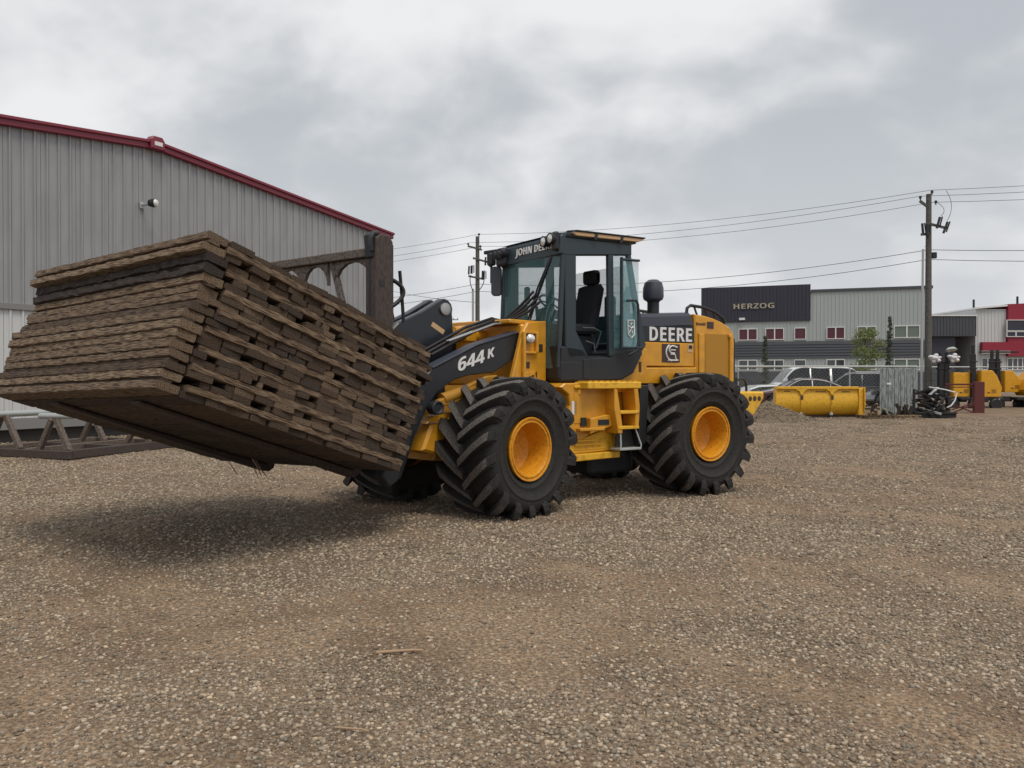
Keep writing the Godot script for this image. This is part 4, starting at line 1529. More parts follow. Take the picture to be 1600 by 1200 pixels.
func loader_front(o: Node3D, joint: Transform3D) -> void:
	var F := joint * Transform3D(Basis.from_scale(Vector3(1.122, 1, 1)), Vector3(0.107, 0, 0))
	var s := S()
	prism(s, poly([-0.62, 0.62, -0.55, 1.0, -0.2, 1.12, 0.0, 1.5, 0.9, 1.5, 1.25, 1.1, 1.25, 0.62, 0.5, 0.5]), CZ - 0.36, CZ + 0.36, 0.02)
	add(o, "front_frame", s, M.yellow_paint, F)
	for sd in [1.0, -1.0]:
		# tower plates that carry the lift arms
		s = S()
		prism(s, poly([0.10, 1.30, 0.84, 1.30, 0.84, 2.335, 0.52, 2.30, 0.42, 2.16, 0.25, 1.6]), CZ + sd * 0.70 - 0.03, CZ + sd * 0.70 + 0.03, 0.01)
		var tw := add(o, "tower", s, M.yellow_paint, F)
		var z: float = CZ + sd * 0.73
		if sd > 0.0:
			s = S()
			for q in [[0.40, 0.44, 1.60, 2.18], [0.62, 0.66, 1.92, 2.18], [0.44, 0.62, 2.15, 2.19], [0.44, 0.62, 1.90, 1.93]]:
				box(s, q[0], q[1], q[2], q[3], z, z + 0.05, 0.008)
			prism(s, poly([0.40, 1.58, 0.62, 1.64, 0.62, 1.68, 0.40, 1.66]), z, z + 0.03, 0.006)
			add(tw, "stiffener", s, M.yellow_paint)
			s = S()
			box(s, 0.68, 0.77, 1.93, 2.03, z, z + 0.006)
			add(tw, "opening", s, M.brown_print)
			s = S()
			box(s, 0.47, 0.54, 1.72, 1.80, z, z + 0.006)
			add(tw, "opening", s, M.brown_print)
			s = S()
			lathe(s, PackedVector2Array([Vector2(0.001, -0.04), Vector2(0.05, -0.03), Vector2(0.062, 0.03), Vector2(0.05, 0.03)]), 16, Transform3D(Basis(Vector3.UP, -0.5), Vector3(0.50, 2.09, z + 0.05)))
			var hl := add(tw, "headlight", s, M.dark_trim)
			s = S()
			lathe(s, PackedVector2Array([Vector2(0.054, 0.03), Vector2(0.03, 0.05), Vector2(0.001, 0.055)]), 16, Transform3D(Basis(Vector3.UP, -0.5), Vector3(0.50, 2.09, z + 0.05)))
			add(hl, "lens", s, M.lamp_glass)
			words(tw, "lettering", "L11", 0.075, 1.0, M.brown_print, at(0.60, 1.635, z + 0.003), 700, 0.006)
		# lift arm, curved down to the fork carriage
		s = S()
		var za: float = CZ + sd * 0.585
		var arm := poly([0.50, 2.16, 0.43, 2.17, -0.23, 1.985, -0.88, 1.70, -1.18, 1.40, -1.38, 0.98, -1.47, 0.78, -1.45, 0.62, -1.36, 0.50, -1.28, 0.50, -1.10, 0.95, -0.92, 1.30, -0.80, 1.44, -0.55, 1.58, -0.33, 1.63, 0.02, 1.66, 0.30, 1.80, 0.42, 1.90, 0.52, 2.0])
		prism(s, arm, za - 0.07, za + 0.07, 0.012)
		var la := add(o, "lift_arm", s, M.arm_paint, F)
		s = S()
		prism(s, poly([0.40, 2.185, -0.23, 2.005, -0.88, 1.72, -0.88, 1.70, -0.23, 1.985, 0.43, 2.165]), za - 0.10, za + 0.085, 0.004)
		add(la, "arm_flange", s, M.slate_panel)
		if sd > 0.0:
			words(la, "lettering", "644", 0.155, 1.2, M.white_print, Transform3D(Basis(Vector3(0.96, 0.30, 0), Vector3(0.08, 1.0, 0), Vector3(0, 0, 1)), Vector3(-0.325, 1.80, za + 0.072)))
			words(la, "model_letter", "K", 0.115, 1.15, M.white_print, Transform3D(Basis(Vector3(0.96, 0.30, 0), Vector3(0.08, 1.0, 0), Vector3(0, 0, 1)), Vector3(-0.03, 1.895, za + 0.072)))
			s = S()
			lathe(s, PackedVector2Array([Vector2(0.08, -0.05), Vector2(0.08, 0.05), Vector2(0.065, 0.06), Vector2(0.045, 0.045), Vector2(0.001, 0.045)]), 18, at(-0.86, 1.26, za + 0.1))
			add(la, "pin_hub", s, M.dark_trim)
		# lift cylinder below the arm
		s = S()
		var zc: float = CZ + sd * 0.62
		tube(s, [Vector3(0.55, 1.15, zc), Vector3(-0.30, 1.46, zc), Vector3(-0.72, 1.345, zc)], 0.075, 14)
		prism(s, poly([-0.84, 1.26, -0.80, 1.34, -0.10, 1.62, 0.06, 1.63, 0.02, 1.52, -0.6, 1.30]), zc - 0.03, zc + 0.06, 0.01)
		add(o, "lift_cylinder", s, M.yellow_grille, F)
		s = S()
		prism(s, poly([-0.92, 1.08, -0.62, 1.13, -0.55, 1.20, -0.85, 1.16]), CZ + sd * 0.5 - 0.08, CZ + sd * 0.62, 0.01)
		prism(s, poly([-0.98, 0.78, -0.80, 0.72, -0.62, 0.86, -0.70, 1.08, -0.86, 1.06]), CZ + sd * 0.40 - 0.1, CZ + sd * 0.62, 0.03)
		add(o, "front_bracket", s, M.yellow_paint, F)
	# cross tube between the arms
	s = S()
	tube(s, [Vector3(-0.75, 1.45, CZ - 0.55), Vector3(-0.75, 1.45, CZ + 0.55)], 0.14, 16)
	add(o, "cross_tube", s, M.black_paint, F)
	# tower top with hydraulics
	s = S()
	box(s, 0.46, 0.86, 1.5, 2.28, CZ - 0.68, CZ + 0.68, 0.02)
	box(s, 0.3, 0.86, 2.281, 2.335, CZ - 0.64, CZ + 0.64, 0.012)
	add(o, "tower_bridge", s, M.yellow_paint, F)
	s = S()
	tube(s, [Vector3(0.55, 2.12, CZ), Vector3(-0.05, 2.17, CZ)], 0.09, 16)
	box(s, 0.10, 0.26, 2.05, 2.27, CZ - 0.12, CZ + 0.12, 0.02)
	var tc := add(o, "tilt_cylinder", s, M.yellow_paint, F)
	s = S()
	tube(s, [Vector3(-0.05, 2.17, CZ), Vector3(-0.32, 2.20, CZ)], 0.045, 12)
	add(tc, "rod", s, M.rod_chrome)
	s = S()
	for k in 3:
		tube(s, [Vector3(0.6, 2.32, CZ + 0.25 + 0.09 * k), Vector3(0.35, 2.36 - 0.02 * k, CZ + 0.28 + 0.08 * k), Vector3(-0.1, 2.22 - 0.03 * k, CZ + 0.30 + 0.07 * k), Vector3(-0.7, 1.92 - 0.03 * k, CZ + 0.30 + 0.06 * k)], 0.02, 7)
	add(o, "hydraulic_hose", s, M.hose_rubber, F)
	s = S()
	for k in 2:
		tube(s, [Vector3(0.45, 2.30, CZ + 0.42 + 0.06 * k), Vector3(0.2, 2.27, CZ + 0.43 + 0.05 * k), Vector3(-0.5, 2.03, CZ + 0.44 + 0.04 * k)], 0.013, 6)
	add(o, "steel_pipe", s, M.steel, F)
	# bellcrank: two plates with a rounded head
	for sd in [1.0, -1.0]:
		s = S()
		var bz: float = CZ + sd * 0.12
		var pl := PackedVector2Array([Vector2(-0.30, 1.7), Vector2(-0.26, 2.1)])
		for k in 7:
			var a := deg_to_rad(-20.0 + k * 26.0)
			pl.append(Vector2(-0.40, 2.44) + Vector2(cos(a), sin(a)) * 0.13)
		pl.append_array(PackedVector2Array([Vector2(-0.75, 2.38), Vector2(-1.05, 2.24), Vector2(-1.35, 1.95), Vector2(-1.30, 1.75), Vector2(-0.9, 1.8)]))
		prism(s, pl, bz - 0.05, bz + 0.05, 0.015)
		var bc := add(o, "bellcrank", s, M.black_paint, F * at(0.1, 0, 0))
		s = S()
		lathe(s, PackedVector2Array([Vector2(0.075, 0.0), Vector2(0.075, 0.025), Vector2(0.05, 0.03), Vector2(0.001, 0.03)]), 18, at(-0.40, 2.44, bz + 0.05))
		add(bc, "pivot_pin", s, M.steel)
		s = S()
		prism(s, rect(-0.10, -0.03, 0.10, 0.03), 0, 0.004, 0, Transform3D(Basis(Vector3(0, 0, 1), -0.5), Vector3(-0.50, 2.20, bz + 0.05)))
		add(bc, "sticker", s, M.tan_trim)


func fork_carriage(o: Node3D, C: Transform3D) -> void:
	# upright post of the load guard
	var s := S()
	prism(s, poly([0.48, 1.2, 0.735, 1.2, 0.735, 2.18, 0.765, 2.26, 0.735, 2.36, 0.735, 3.10, 0.68, 3.17, 0.55, 3.17, 0.48, 3.12]), 0.47, 0.65, 0.012)
	var ps := add(o, "guard_post", s, M.rusty_steel, C)
	s = S()
	box(s, 0.53, 0.60, 2.60, 2.67, 0.645, 0.654)
	box(s, 0.475, 0.481, 1.6, 2.9, 0.535, 0.555)
	add(ps, "post_hole", s, M.dark_trim)
	s = S()
	prism(s, poly([0.44, 3.15, 0.46, 2.92, 0.50, 2.88, 0.56, 2.94, 0.58, 3.12, 0.54, 3.19, 0.48, 3.19]), 0.475, 0.615, 0.02)
	tube(s, [Vector3(0.46, 2.98, 0.60), Vector3(0.44, 3.10, 0.60), Vector3(0.48, 3.17, 0.60), Vector3(0.55, 3.18, 0.60)], 0.03, 8)
	add(ps, "top_guide", s, M.dark_trim)
	s = S()
	tube(s, [Vector3(0.765, 3.08, 0.60), Vector3(0.765, 2.2, 0.60)], 0.012, 6)
	tube(s, arc(Vector3(0.73, 2.70, 0.60), Vector3(0.73, 2.38, 0.60), Vector3(0.15, 0.02, 0.06), 12), 0.024, 8)
	add(o, "hose_loop", s, M.hose_rubber, C)
	s = S()
	tube(s, [Vector3(0.86, 2.80, 0.62), Vector3(0.89, 2.55, 0.62), Vector3(0.92, 2.22, 0.62)], 0.02, 7)
	add(o, "marker_rod", s, M.hose_rubber, C)
	# top rail with its arched web
	s = S()
	box(s, 0.52, 0.66, 2.935, 3.035, -1.32, 0.468, 0.01)
	add(o, "guard_rail", s, M.rail_steel, C)
	var web := func(z0: float, z1: float, top: float, drop: float) -> PackedVector2Array:
		var q := PackedVector2Array([Vector2(z0, top), Vector2(z0, top - drop)])
		for k in 9:
			var a := PI * (1.0 - k / 8.0)
			q.append(Vector2(lerpf(z0, z1, 0.5 + 0.47 * cos(a)), top - drop + (drop - 0.025) * sin(a)))
		q.append(Vector2(z1, top - drop))
		q.append(Vector2(z1, top))
		return q
	# profile across the carriage, thickness along its length
	var side := Transform3D(Basis(Vector3(0, 0, 1), Vector3(0, 1, 0), Vector3(-1, 0, 0)), Vector3(0.62, 0, 0))
	for q in [[-1.26, -0.78], [-0.74, -0.28], [-0.16, 0.46]]:
		s = S()
		prism(s, web.call(q[0], q[1], 2.933, 0.26), 0.0, 0.05, 0.006, side)
		add(o, "arched_web", s, M.rail_steel, C)
	for q in [[-0.76, -0.80], [-0.22, 0.12], [-1.28, -1.28]]:
		s = S()
		bar(s, Vector3(0.60, 2.93, q[0]), Vector3(0.60, 1.3, q[1] + (0.25 if q[1] > 0 else 0.0)), 0.07, 0.06, 0.006, Vector3(1, 0, 0))
		add(o, "guard_bar", s, M.rail_steel, C)
	# carriage frame behind the load
	s = S()
	for z in [-1.1, -0.45, 0.35, 1.10]:
		box(s, 0.42, 0.56, 1.1, 1.7, z, z + 0.10, 0.01)
	box(s, 0.40, 0.58, 1.55, 1.72, -1.3, 1.3, 0.02)
	box(s, 0.30, 0.46, 0.85, 1.02, -0.3, 1.2, 0.02)
	add(o, "carriage", s, M.arm_paint, C)
	s = S()
	prism(s, poly([0.0, 0.62, 0.10, 0.50, 0.22, 0.55, 0.36, 1.1, 0.42, 1.6, 0.34, 1.6, 0.18, 1.0]), 1.12, 1.26, 0.015)
	add(o, "carriage_side", s, M.arm_paint, C)
	s = S()
	prism(s, poly([0.5, 0.95, 0.9, 0.8, 1.1, 0.8, 1.0, 1.2, 0.7, 1.5, 0.5, 1.3]), -0.4, 0.5, 0.03)
	add(o, "coupler", s, M.dark_trim, C)
	# fork tines under the pile, in the tilt of the load
	var T := C * C_pile()
	for z in [-2.30, -0.85]:
		s = S()
		prism(s, poly([-2.35, -0.035, 0.05, -0.075, 0.10, -0.02, 0.10, 1.0, 0.02, 1.0, 0.0, -0.012, -2.35, -0.012]), z, z + 0.16, 0.006)
		add(o, "fork_tine", s, M.rusty_steel, T)


func pile_frame() -> Transform3D:
	var b := Basis(Vector3.UP, deg_to_rad(52.1)) * Basis(Vector3(0, 0, 1), deg_to_rad(-18.9)) * Basis(Vector3.RIGHT, deg_to_rad(-1.7))
	return Transform3D(b, Vector3(-2.58, 1.52, -5.84) + b.x * 2.59)


func C_pile() -> Transform3D:
	return Transform3D(Basis(Vector3.UP, deg_to_rad(52.0)), Vector3(-2.28, 0, -8.71)).affine_inverse() * pile_frame()


func plank(s: SurfaceTool, r: RandomNumberGenerator, len: float, w: float, h: float, rough: float, off: float) -> void:
	# a sawn board along x, from off to off + len, with wavy waney faces where rough is large
	var n := 3 if rough < 0.006 else int(len / 0.06)
	var rings := []
	var nz := FastNoiseLite.new()
	nz.seed = r.randi() % 10000
	nz.frequency = 2.6
	nz.fractal_octaves = 4
	var sk := r.randf_range(-0.012, 0.012)
	for k in n + 1:
		var x := off + len * k / n
		if k == 0:
			x += r.randf_range(-0.015, 0.015)
		var rg := PackedVector3Array()
		var c := 0.006
		var sec := [[-w / 2 + c, -h / 2], [w / 2 - c, -h / 2], [w / 2, -h / 2 + c], [w / 2, h / 2 - c], [w / 2 - c, h / 2], [-w / 2 + c, h / 2], [-w / 2, h / 2 - c], [-w / 2, -h / 2 + c]]
		for i in 8:
			var jy: float = nz.get_noise_2d(x * 2.0, i * 3.7) * rough
			var jz: float = nz.get_noise_2d(x * 2.0 + 50.0, i * 5.1) * rough * 1.6
			rg.append(Vector3(x + sk * signf(sec[i][0]), sec[i][1] + jy, -sec[i][0] + jz))
		rings.append(rg)
	loft(s, rings)
	for e in [0, n]:
		var p: PackedVector3Array = rings[e]
		for i in range(1, 7):
			if e == 0:
				tri(s, p[0], p[i + 1], p[i])
			else:
				tri(s, p[0], p[i], p[i + 1])


func mat_pile() -> void:
	var r := RandomNumberGenerator.new()
	r.seed = 4242
	var P := pile_frame()
	var W := 3.05
	var t := 1.30 / 8.0
	var ply := t / 3.0
	var names := [
		"bottom wood mat of the tilted pile, lying on the fork tines",
		"second wood mat from the bottom of the tilted pile on the loader",
		"third wood mat from the bottom of the tilted pile on the loader",
		"fourth wood mat from the bottom of the tilted pile on the loader",
		"fourth wood mat from the top of the tilted pile on the loader",
		"third wood mat from the top, below the dark bark edged one",
		"second wood mat from the top, with a dark bark covered front edge",
		"topmost wood mat of the tilted pile, with a pale weathered front edge"]
	var slide := [-0.015, -0.01, -0.01, 0.0, 0.055, 0.08, 0.055, 0.015]
	var tail := [0.0, 0.03, 0.02, 0.06, 0.06, 0.02, 0.10, 0.06]
	var cuts := [0.0]
	while cuts[-1] < 2.59 - 0.3:
		cuts.append(cuts[-1] + r.randf_range(0.185, 0.235))
	cuts.append(2.59)
	for m in 8:
		var front_x: float = -2.59 + slide[m]
		var L: float = -front_x + tail[m]
		var skew := r.randf_range(-0.008, 0.008)
		var o := Node3D.new()
		o.name = numbered("wood_mat")
		add_child(o)
		o.transform = P * Transform3D(Basis(Vector3.UP, skew), Vector3(0, m * t, 0))
		tag(o, names[m], "wood mat", "wood mats stacked on the loader forks")
		var front_w := 0.0
		for layer in [0, 2]:
			for k in cuts.size() - 1:
				var first: bool = k == 0
				var x0: float = cuts[k] + r.randf_range(-0.008, 0.008)
				var x1: float = cuts[k + 1] - r.randf_range(0.008, 0.022)
				if k == cuts.size() - 2:
					x1 += tail[m]
				if not first and r.randf() < 0.16:
					if r.randf() < 0.5:
						x0 += r.randf_range(0.07, 0.14)
					else:
						x1 -= r.randf_range(0.07, 0.14)
				if first:
					x0 = r.randf_range(-0.012, 0.014)
				x0 += front_x
				x1 += front_x
				var w := x1 - x0
				var s := S()
				var bark := first and m == 6
				var rough := (0.016 if bark else r.randf_range(0.005, 0.011)) if first else 0.003
				var len := W + r.randf_range(-0.05, 0.03)
				var h := ply * (r.randf_range(0.93, 0.99) if not first else r.randf_range(1.12, 1.3))
				var off := r.randf() * 9.0
				plank(s, r, len, w, h, rough, off)
				# along z: the board's own x runs away from the near long face
				var tr := Transform3D(Basis(Vector3(0, 0, -1), Vector3(0, 1, 0), Vector3(1, 0, 0)), Vector3(x0 + w / 2, ply * (layer + 0.5), 0))
				tr.origin.z = r.randf_range(-0.022, 0.008)
				if first:
					tr.origin.y += ply * (0.15 if layer == 0 else -0.15)
					front_w = maxf(front_w, w)
				tr = tr * at(-off, 0, 0)
				var tone := [0, 0, 1, 0, 3, 1, 1, 2][r.randi() % 8] as int
				if bark:
					tone = 5
				elif first:
					tone = [2, 4, 0, 2, 2, 4, 4, 2, 0, 2, 2, 4, 5, 5, 4, 2][m * 2 + layer / 2]
				add(o, "plank", s, M["mat_wood_%d" % tone], tr)
		# thin edge board that shows between the two front boards
		var eb := S()
		var eo := r.randf() * 9.0
		plank(eb, r, W - 0.02, 0.09, ply * 0.5, 0.004, eo)
		add(o, "plank", eb, M["mat_wood_%d" % ([1, 0, 2, 3, 0, 1, 5, 2][m] as int)], Transform3D(Basis(Vector3(0, 0, -1), Vector3(0, 1, 0), Vector3(1, 0, 0)), Vector3(front_x + 0.068, ply * 1.5, -0.01)) * at(-eo, 0, 0))
		var z := 0.0
		var edge := true
		while z > -W + 0.1:
			var w := r.randf_range(0.16, 0.22)
			var s := S()
			var off := r.randf() * 9.0
			plank(s, r, L - front_w + r.randf_range(-0.06, -0.01), w, ply * 1.0, 0.010 if edge else 0.003, off)
			var tr := Transform3D(Basis(), Vector3(front_x + front_w + r.randf_range(0.005, 0.03), ply * 1.5, z - w / 2 + (r.randf_range(-0.02, 0.012) if edge else 0.0))) * at(-off, 0, 0)
			var tone := [0, 1, 2, 4, 0, 1][r.randi() % 6] as int
			add(o, "plank", s, M["mat_wood_%d" % (([2, 2, 4][r.randi() % 3] as int) if edge else tone)], tr)
			edge = false
			z -= w + r.randf_range(0.01, 0.05)
		if m == 0:
			for k in 5:
				var s := S()
				var p := Vector3(r.randf_range(-0.45, -0.05), 0.0, r.randf_range(-2.5, -2.0))
				tube(s, [p, p + Vector3(0.06, -0.06, 0.02), p + Vector3(r.randf_range(0.12, 0.2), r.randf_range(-0.2, -0.12), 0.05)], 0.005, 4)
				add(o, "splinter", s, M.stick_wood)


func car(label: String, at_pos: Vector3, turn: float, paint: Material, body: Array, house: Array, wheels: Array, half: float, wins: Array) -> Node3D:
	var o := thing("parked_car", label, "car", at_pos, turn, "cars parked behind the fence")
	var s := S()
	prism(s, poly(body), -half, half, 0.07)
	add(o, "body", s, paint)
	# house: [belt front, belt back, roof front, roof back, belt height, roof height]
	var by: float = house[4]
	var ry: float = house[5]
	var ctl := [Vector2(house[0] - 0.5, by - 0.3), Vector2(house[0], by), Vector2(house[2], ry - 0.05), Vector2(lerpf(house[2], house[3], 0.4), ry), Vector2(house[3], ry - 0.07), Vector2(house[1], by + 0.05), Vector2(house[1] + 0.4, by - 0.3)]
	var top := []
	for k in range(1, 5):
		for i in 8:
			var f := i / 8.0
			top.append(Vector2(cubic_interpolate(ctl[k].x, ctl[k + 1].x, ctl[k - 1].x, ctl[k + 2].x, f), cubic_interpolate(ctl[k].y, ctl[k + 1].y, ctl[k - 1].y, ctl[k + 2].y, f)))
	top.append(ctl[5])
	var hb := half - 0.06
	var hr := half - 0.24
	var wide := func(y: float) -> float:
		return lerpf(hb, hr, clampf((y - by) / (ry - by), 0.0, 1.0))
	s = S()
	s.set_smooth_group(1)
	var rows := []
	for p in top:
		var w: float = wide.call(p.y)
		rows.append(PackedVector3Array([Vector3(p.x, by - 0.1, hb + 0.01), Vector3(p.x, p.y - 0.05, w + 0.01), Vector3(p.x, p.y, w - 0.10), Vector3(p.x, p.y + 0.015, 0), Vector3(p.x, p.y, -w + 0.10), Vector3(p.x, p.y - 0.05, -w - 0.01), Vector3(p.x, by - 0.1, -hb - 0.01)]))
	loft(s, rows, false)
	s.set_smooth_group(-1)
	add(o, "cabin", s, paint)
	for sd in [1.0, -1.0]:
		for q in wins:
			s = S()
			var xa := lerpf(house[0], house[1], q[0])
			var xb := lerpf(house[0], house[1], q[1])
			for k in top.size() - 1:
				var p: Vector2 = top[k]
				var n: Vector2 = top[k + 1]
				if n.x < xa or p.x > xb:
					continue
				p = p.lerp(n, clampf((xa - p.x) / (n.x - p.x), 0.0, 1.0))
				n = top[k].lerp(top[k + 1], clampf((xb - top[k].x) / (top[k + 1].x - top[k].x), 0.0, 1.0))
				var pt := maxf(p.y - 0.09, by + 0.02)
				var nt := maxf(n.y - 0.09, by + 0.02)
				quad(s, Vector3(p.x, by + 0.01, (hb + 0.018) * sd), Vector3(n.x, by + 0.01, (hb + 0.018) * sd), Vector3(n.x, nt, (wide.call(nt) + 0.022) * sd), Vector3(p.x, pt, (wide.call(pt) + 0.022) * sd))
			add(o, "side_window", s, M.car_glass)
	for e in [[0, 8, "windscreen"], [24, 32, "rear_window"]]:
		s = S()
		for k in range(e[0] + 1, e[1] - 1):
			var p: Vector2 = top[k]
			var n: Vector2 = top[k + 1]
			var wp: float = wide.call(p.y) - 0.12
			var wn: float = wide.call(n.y) - 0.12
			quad(s, Vector3(p.x, p.y + 0.02, wp), Vector3(n.x, n.y + 0.02, wn), Vector3(n.x, n.y + 0.02, -wn), Vector3(p.x, p.y + 0.02, -wp))
		add(o, e[2], s, M.car_glass)
	for sd in [1.0, -1.0]:
		s = S()
		var rail := []
		for p in top:
			rail.append(Vector3(p.x, maxf(p.y - 0.065, by), (wide.call(p.y) + 0.02) * sd))
		tube(s, rail, 0.016, 5)
		add(o, "roof_trim", s, M.steel)
	for x in wheels:
		for sd in [1.0, -1.0]:
			var w := Node3D.new()
			w.name = "wheel"
			w.transform = Transform3D(Basis() if sd > 0.0 else Basis(Vector3.UP, PI), Vector3(x, 0.34, sd * (half - 0.09)))
			o.add_child(w, true)
			s = S()
			lathe(s, PackedVector2Array([Vector2(0.2, -0.1), Vector2(0.32, -0.1), Vector2(0.345, -0.06), Vector2(0.345, 0.06), Vector2(0.32, 0.1), Vector2(0.22, 0.1)]), 24)
			add(w, "tyre", s, M.hose_rubber)
			s = S()
			lathe(s, PackedVector2Array([Vector2(0.225, 0.09), Vector2(0.21, 0.095), Vector2(0.16, 0.06), Vector2(0.001, 0.07)]), 18)
			add(w, "rim", s, M.steel)
	for sd in [0.62, -0.62]:
		s = S()
		box(s, body[0] - 0.01, body[0] + 0.12, 0.66, 0.80, sd - 0.18, sd + 0.18, 0.02)
		add(o, "headlight", s, M.lamp_glass)
	return o


func arch(x: float, r: float) -> Array:
	var out := []
	for k in 7:
		var a := PI - PI * k / 6.0
		out.append(x + cos(a) * r)
		out.append(0.34 + sin(a) * r)
	return out


func parked_vehicles() -> void:
	var y := 0.12
	var b := [-2.3, 0.55, -2.28, 0.32, -1.86, 0.26] + arch(-1.42, 0.42) + [-0.9, 0.24, 0.95, 0.24] + arch(1.42, 0.42) + [1.9, 0.28, 2.3, 0.4, 2.32, 0.92, 2.2, 1.0, 1.5, 1.0, -0.95, 0.98, -1.9, 0.84, -2.25, 0.72]
	car("dark maroon sedan parked right behind the yellow plough blade", Vector3(13.2, y, -36.4), -4.0, M.car_maroon, b, [-1.15, 1.75, -0.35, 0.85, 0.95, 1.45], [-1.42, 1.42], 0.9, [[0.14, 0.47], [0.49, 0.74], [0.76, 0.92]])
	b = [-2.75, 0.6, -2.72, 0.36, -2.25, 0.32] + arch(-1.75, 0.46) + [-1.2, 0.3, 1.2, 0.3] + arch(1.72, 0.46) + [2.3, 0.34, 2.7, 0.45, 2.72, 1.1, 2.6, 1.2, -1.0, 1.16, -2.2, 1.10, -2.66, 0.95]
	car("white full size suv with nose to the loader, behind the maroon sedan", Vector3(14.1, y, -39.3), -2.0, M.car_white, b, [-1.2, 2.6, -0.4, 2.3, 1.15, 2.0], [-1.75, 1.72], 0.99, [[0.10, 0.38], [0.40, 0.63], [0.66, 0.95]])
	b = [-2.35, 0.6, -2.32, 0.36, -1.9, 0.32] + arch(-1.45, 0.44) + [-0.95, 0.3, 0.95, 0.3] + arch(1.42, 0.44) + [1.9, 0.34, 2.3, 0.45, 2.34, 1.05, 2.2, 1.12, -1.0, 1.08, -1.95, 0.98, -2.3, 0.85]
	car("black rounded suv with bright window trim, beside the pale metal sheets", Vector3(16.3, y, -38.0), -18.0, M.car_black, b, [-1.25, 2.2, -0.45, 1.55, 1.08, 1.72], [-1.45, 1.42], 0.93, [[0.12, 0.42], [0.44, 0.68], [0.71, 0.90]])
	car("silver grey car whose tail shows between the black suv and the sheets", Vector3(17.9, y, -42.0), 4.0, M.car_silver, b, [-1.25, 2.2, -0.45, 1.55, 1.08, 1.78], [-1.45, 1.42], 0.93, [[0.12, 0.42], [0.44, 0.68], [0.71, 0.90]])


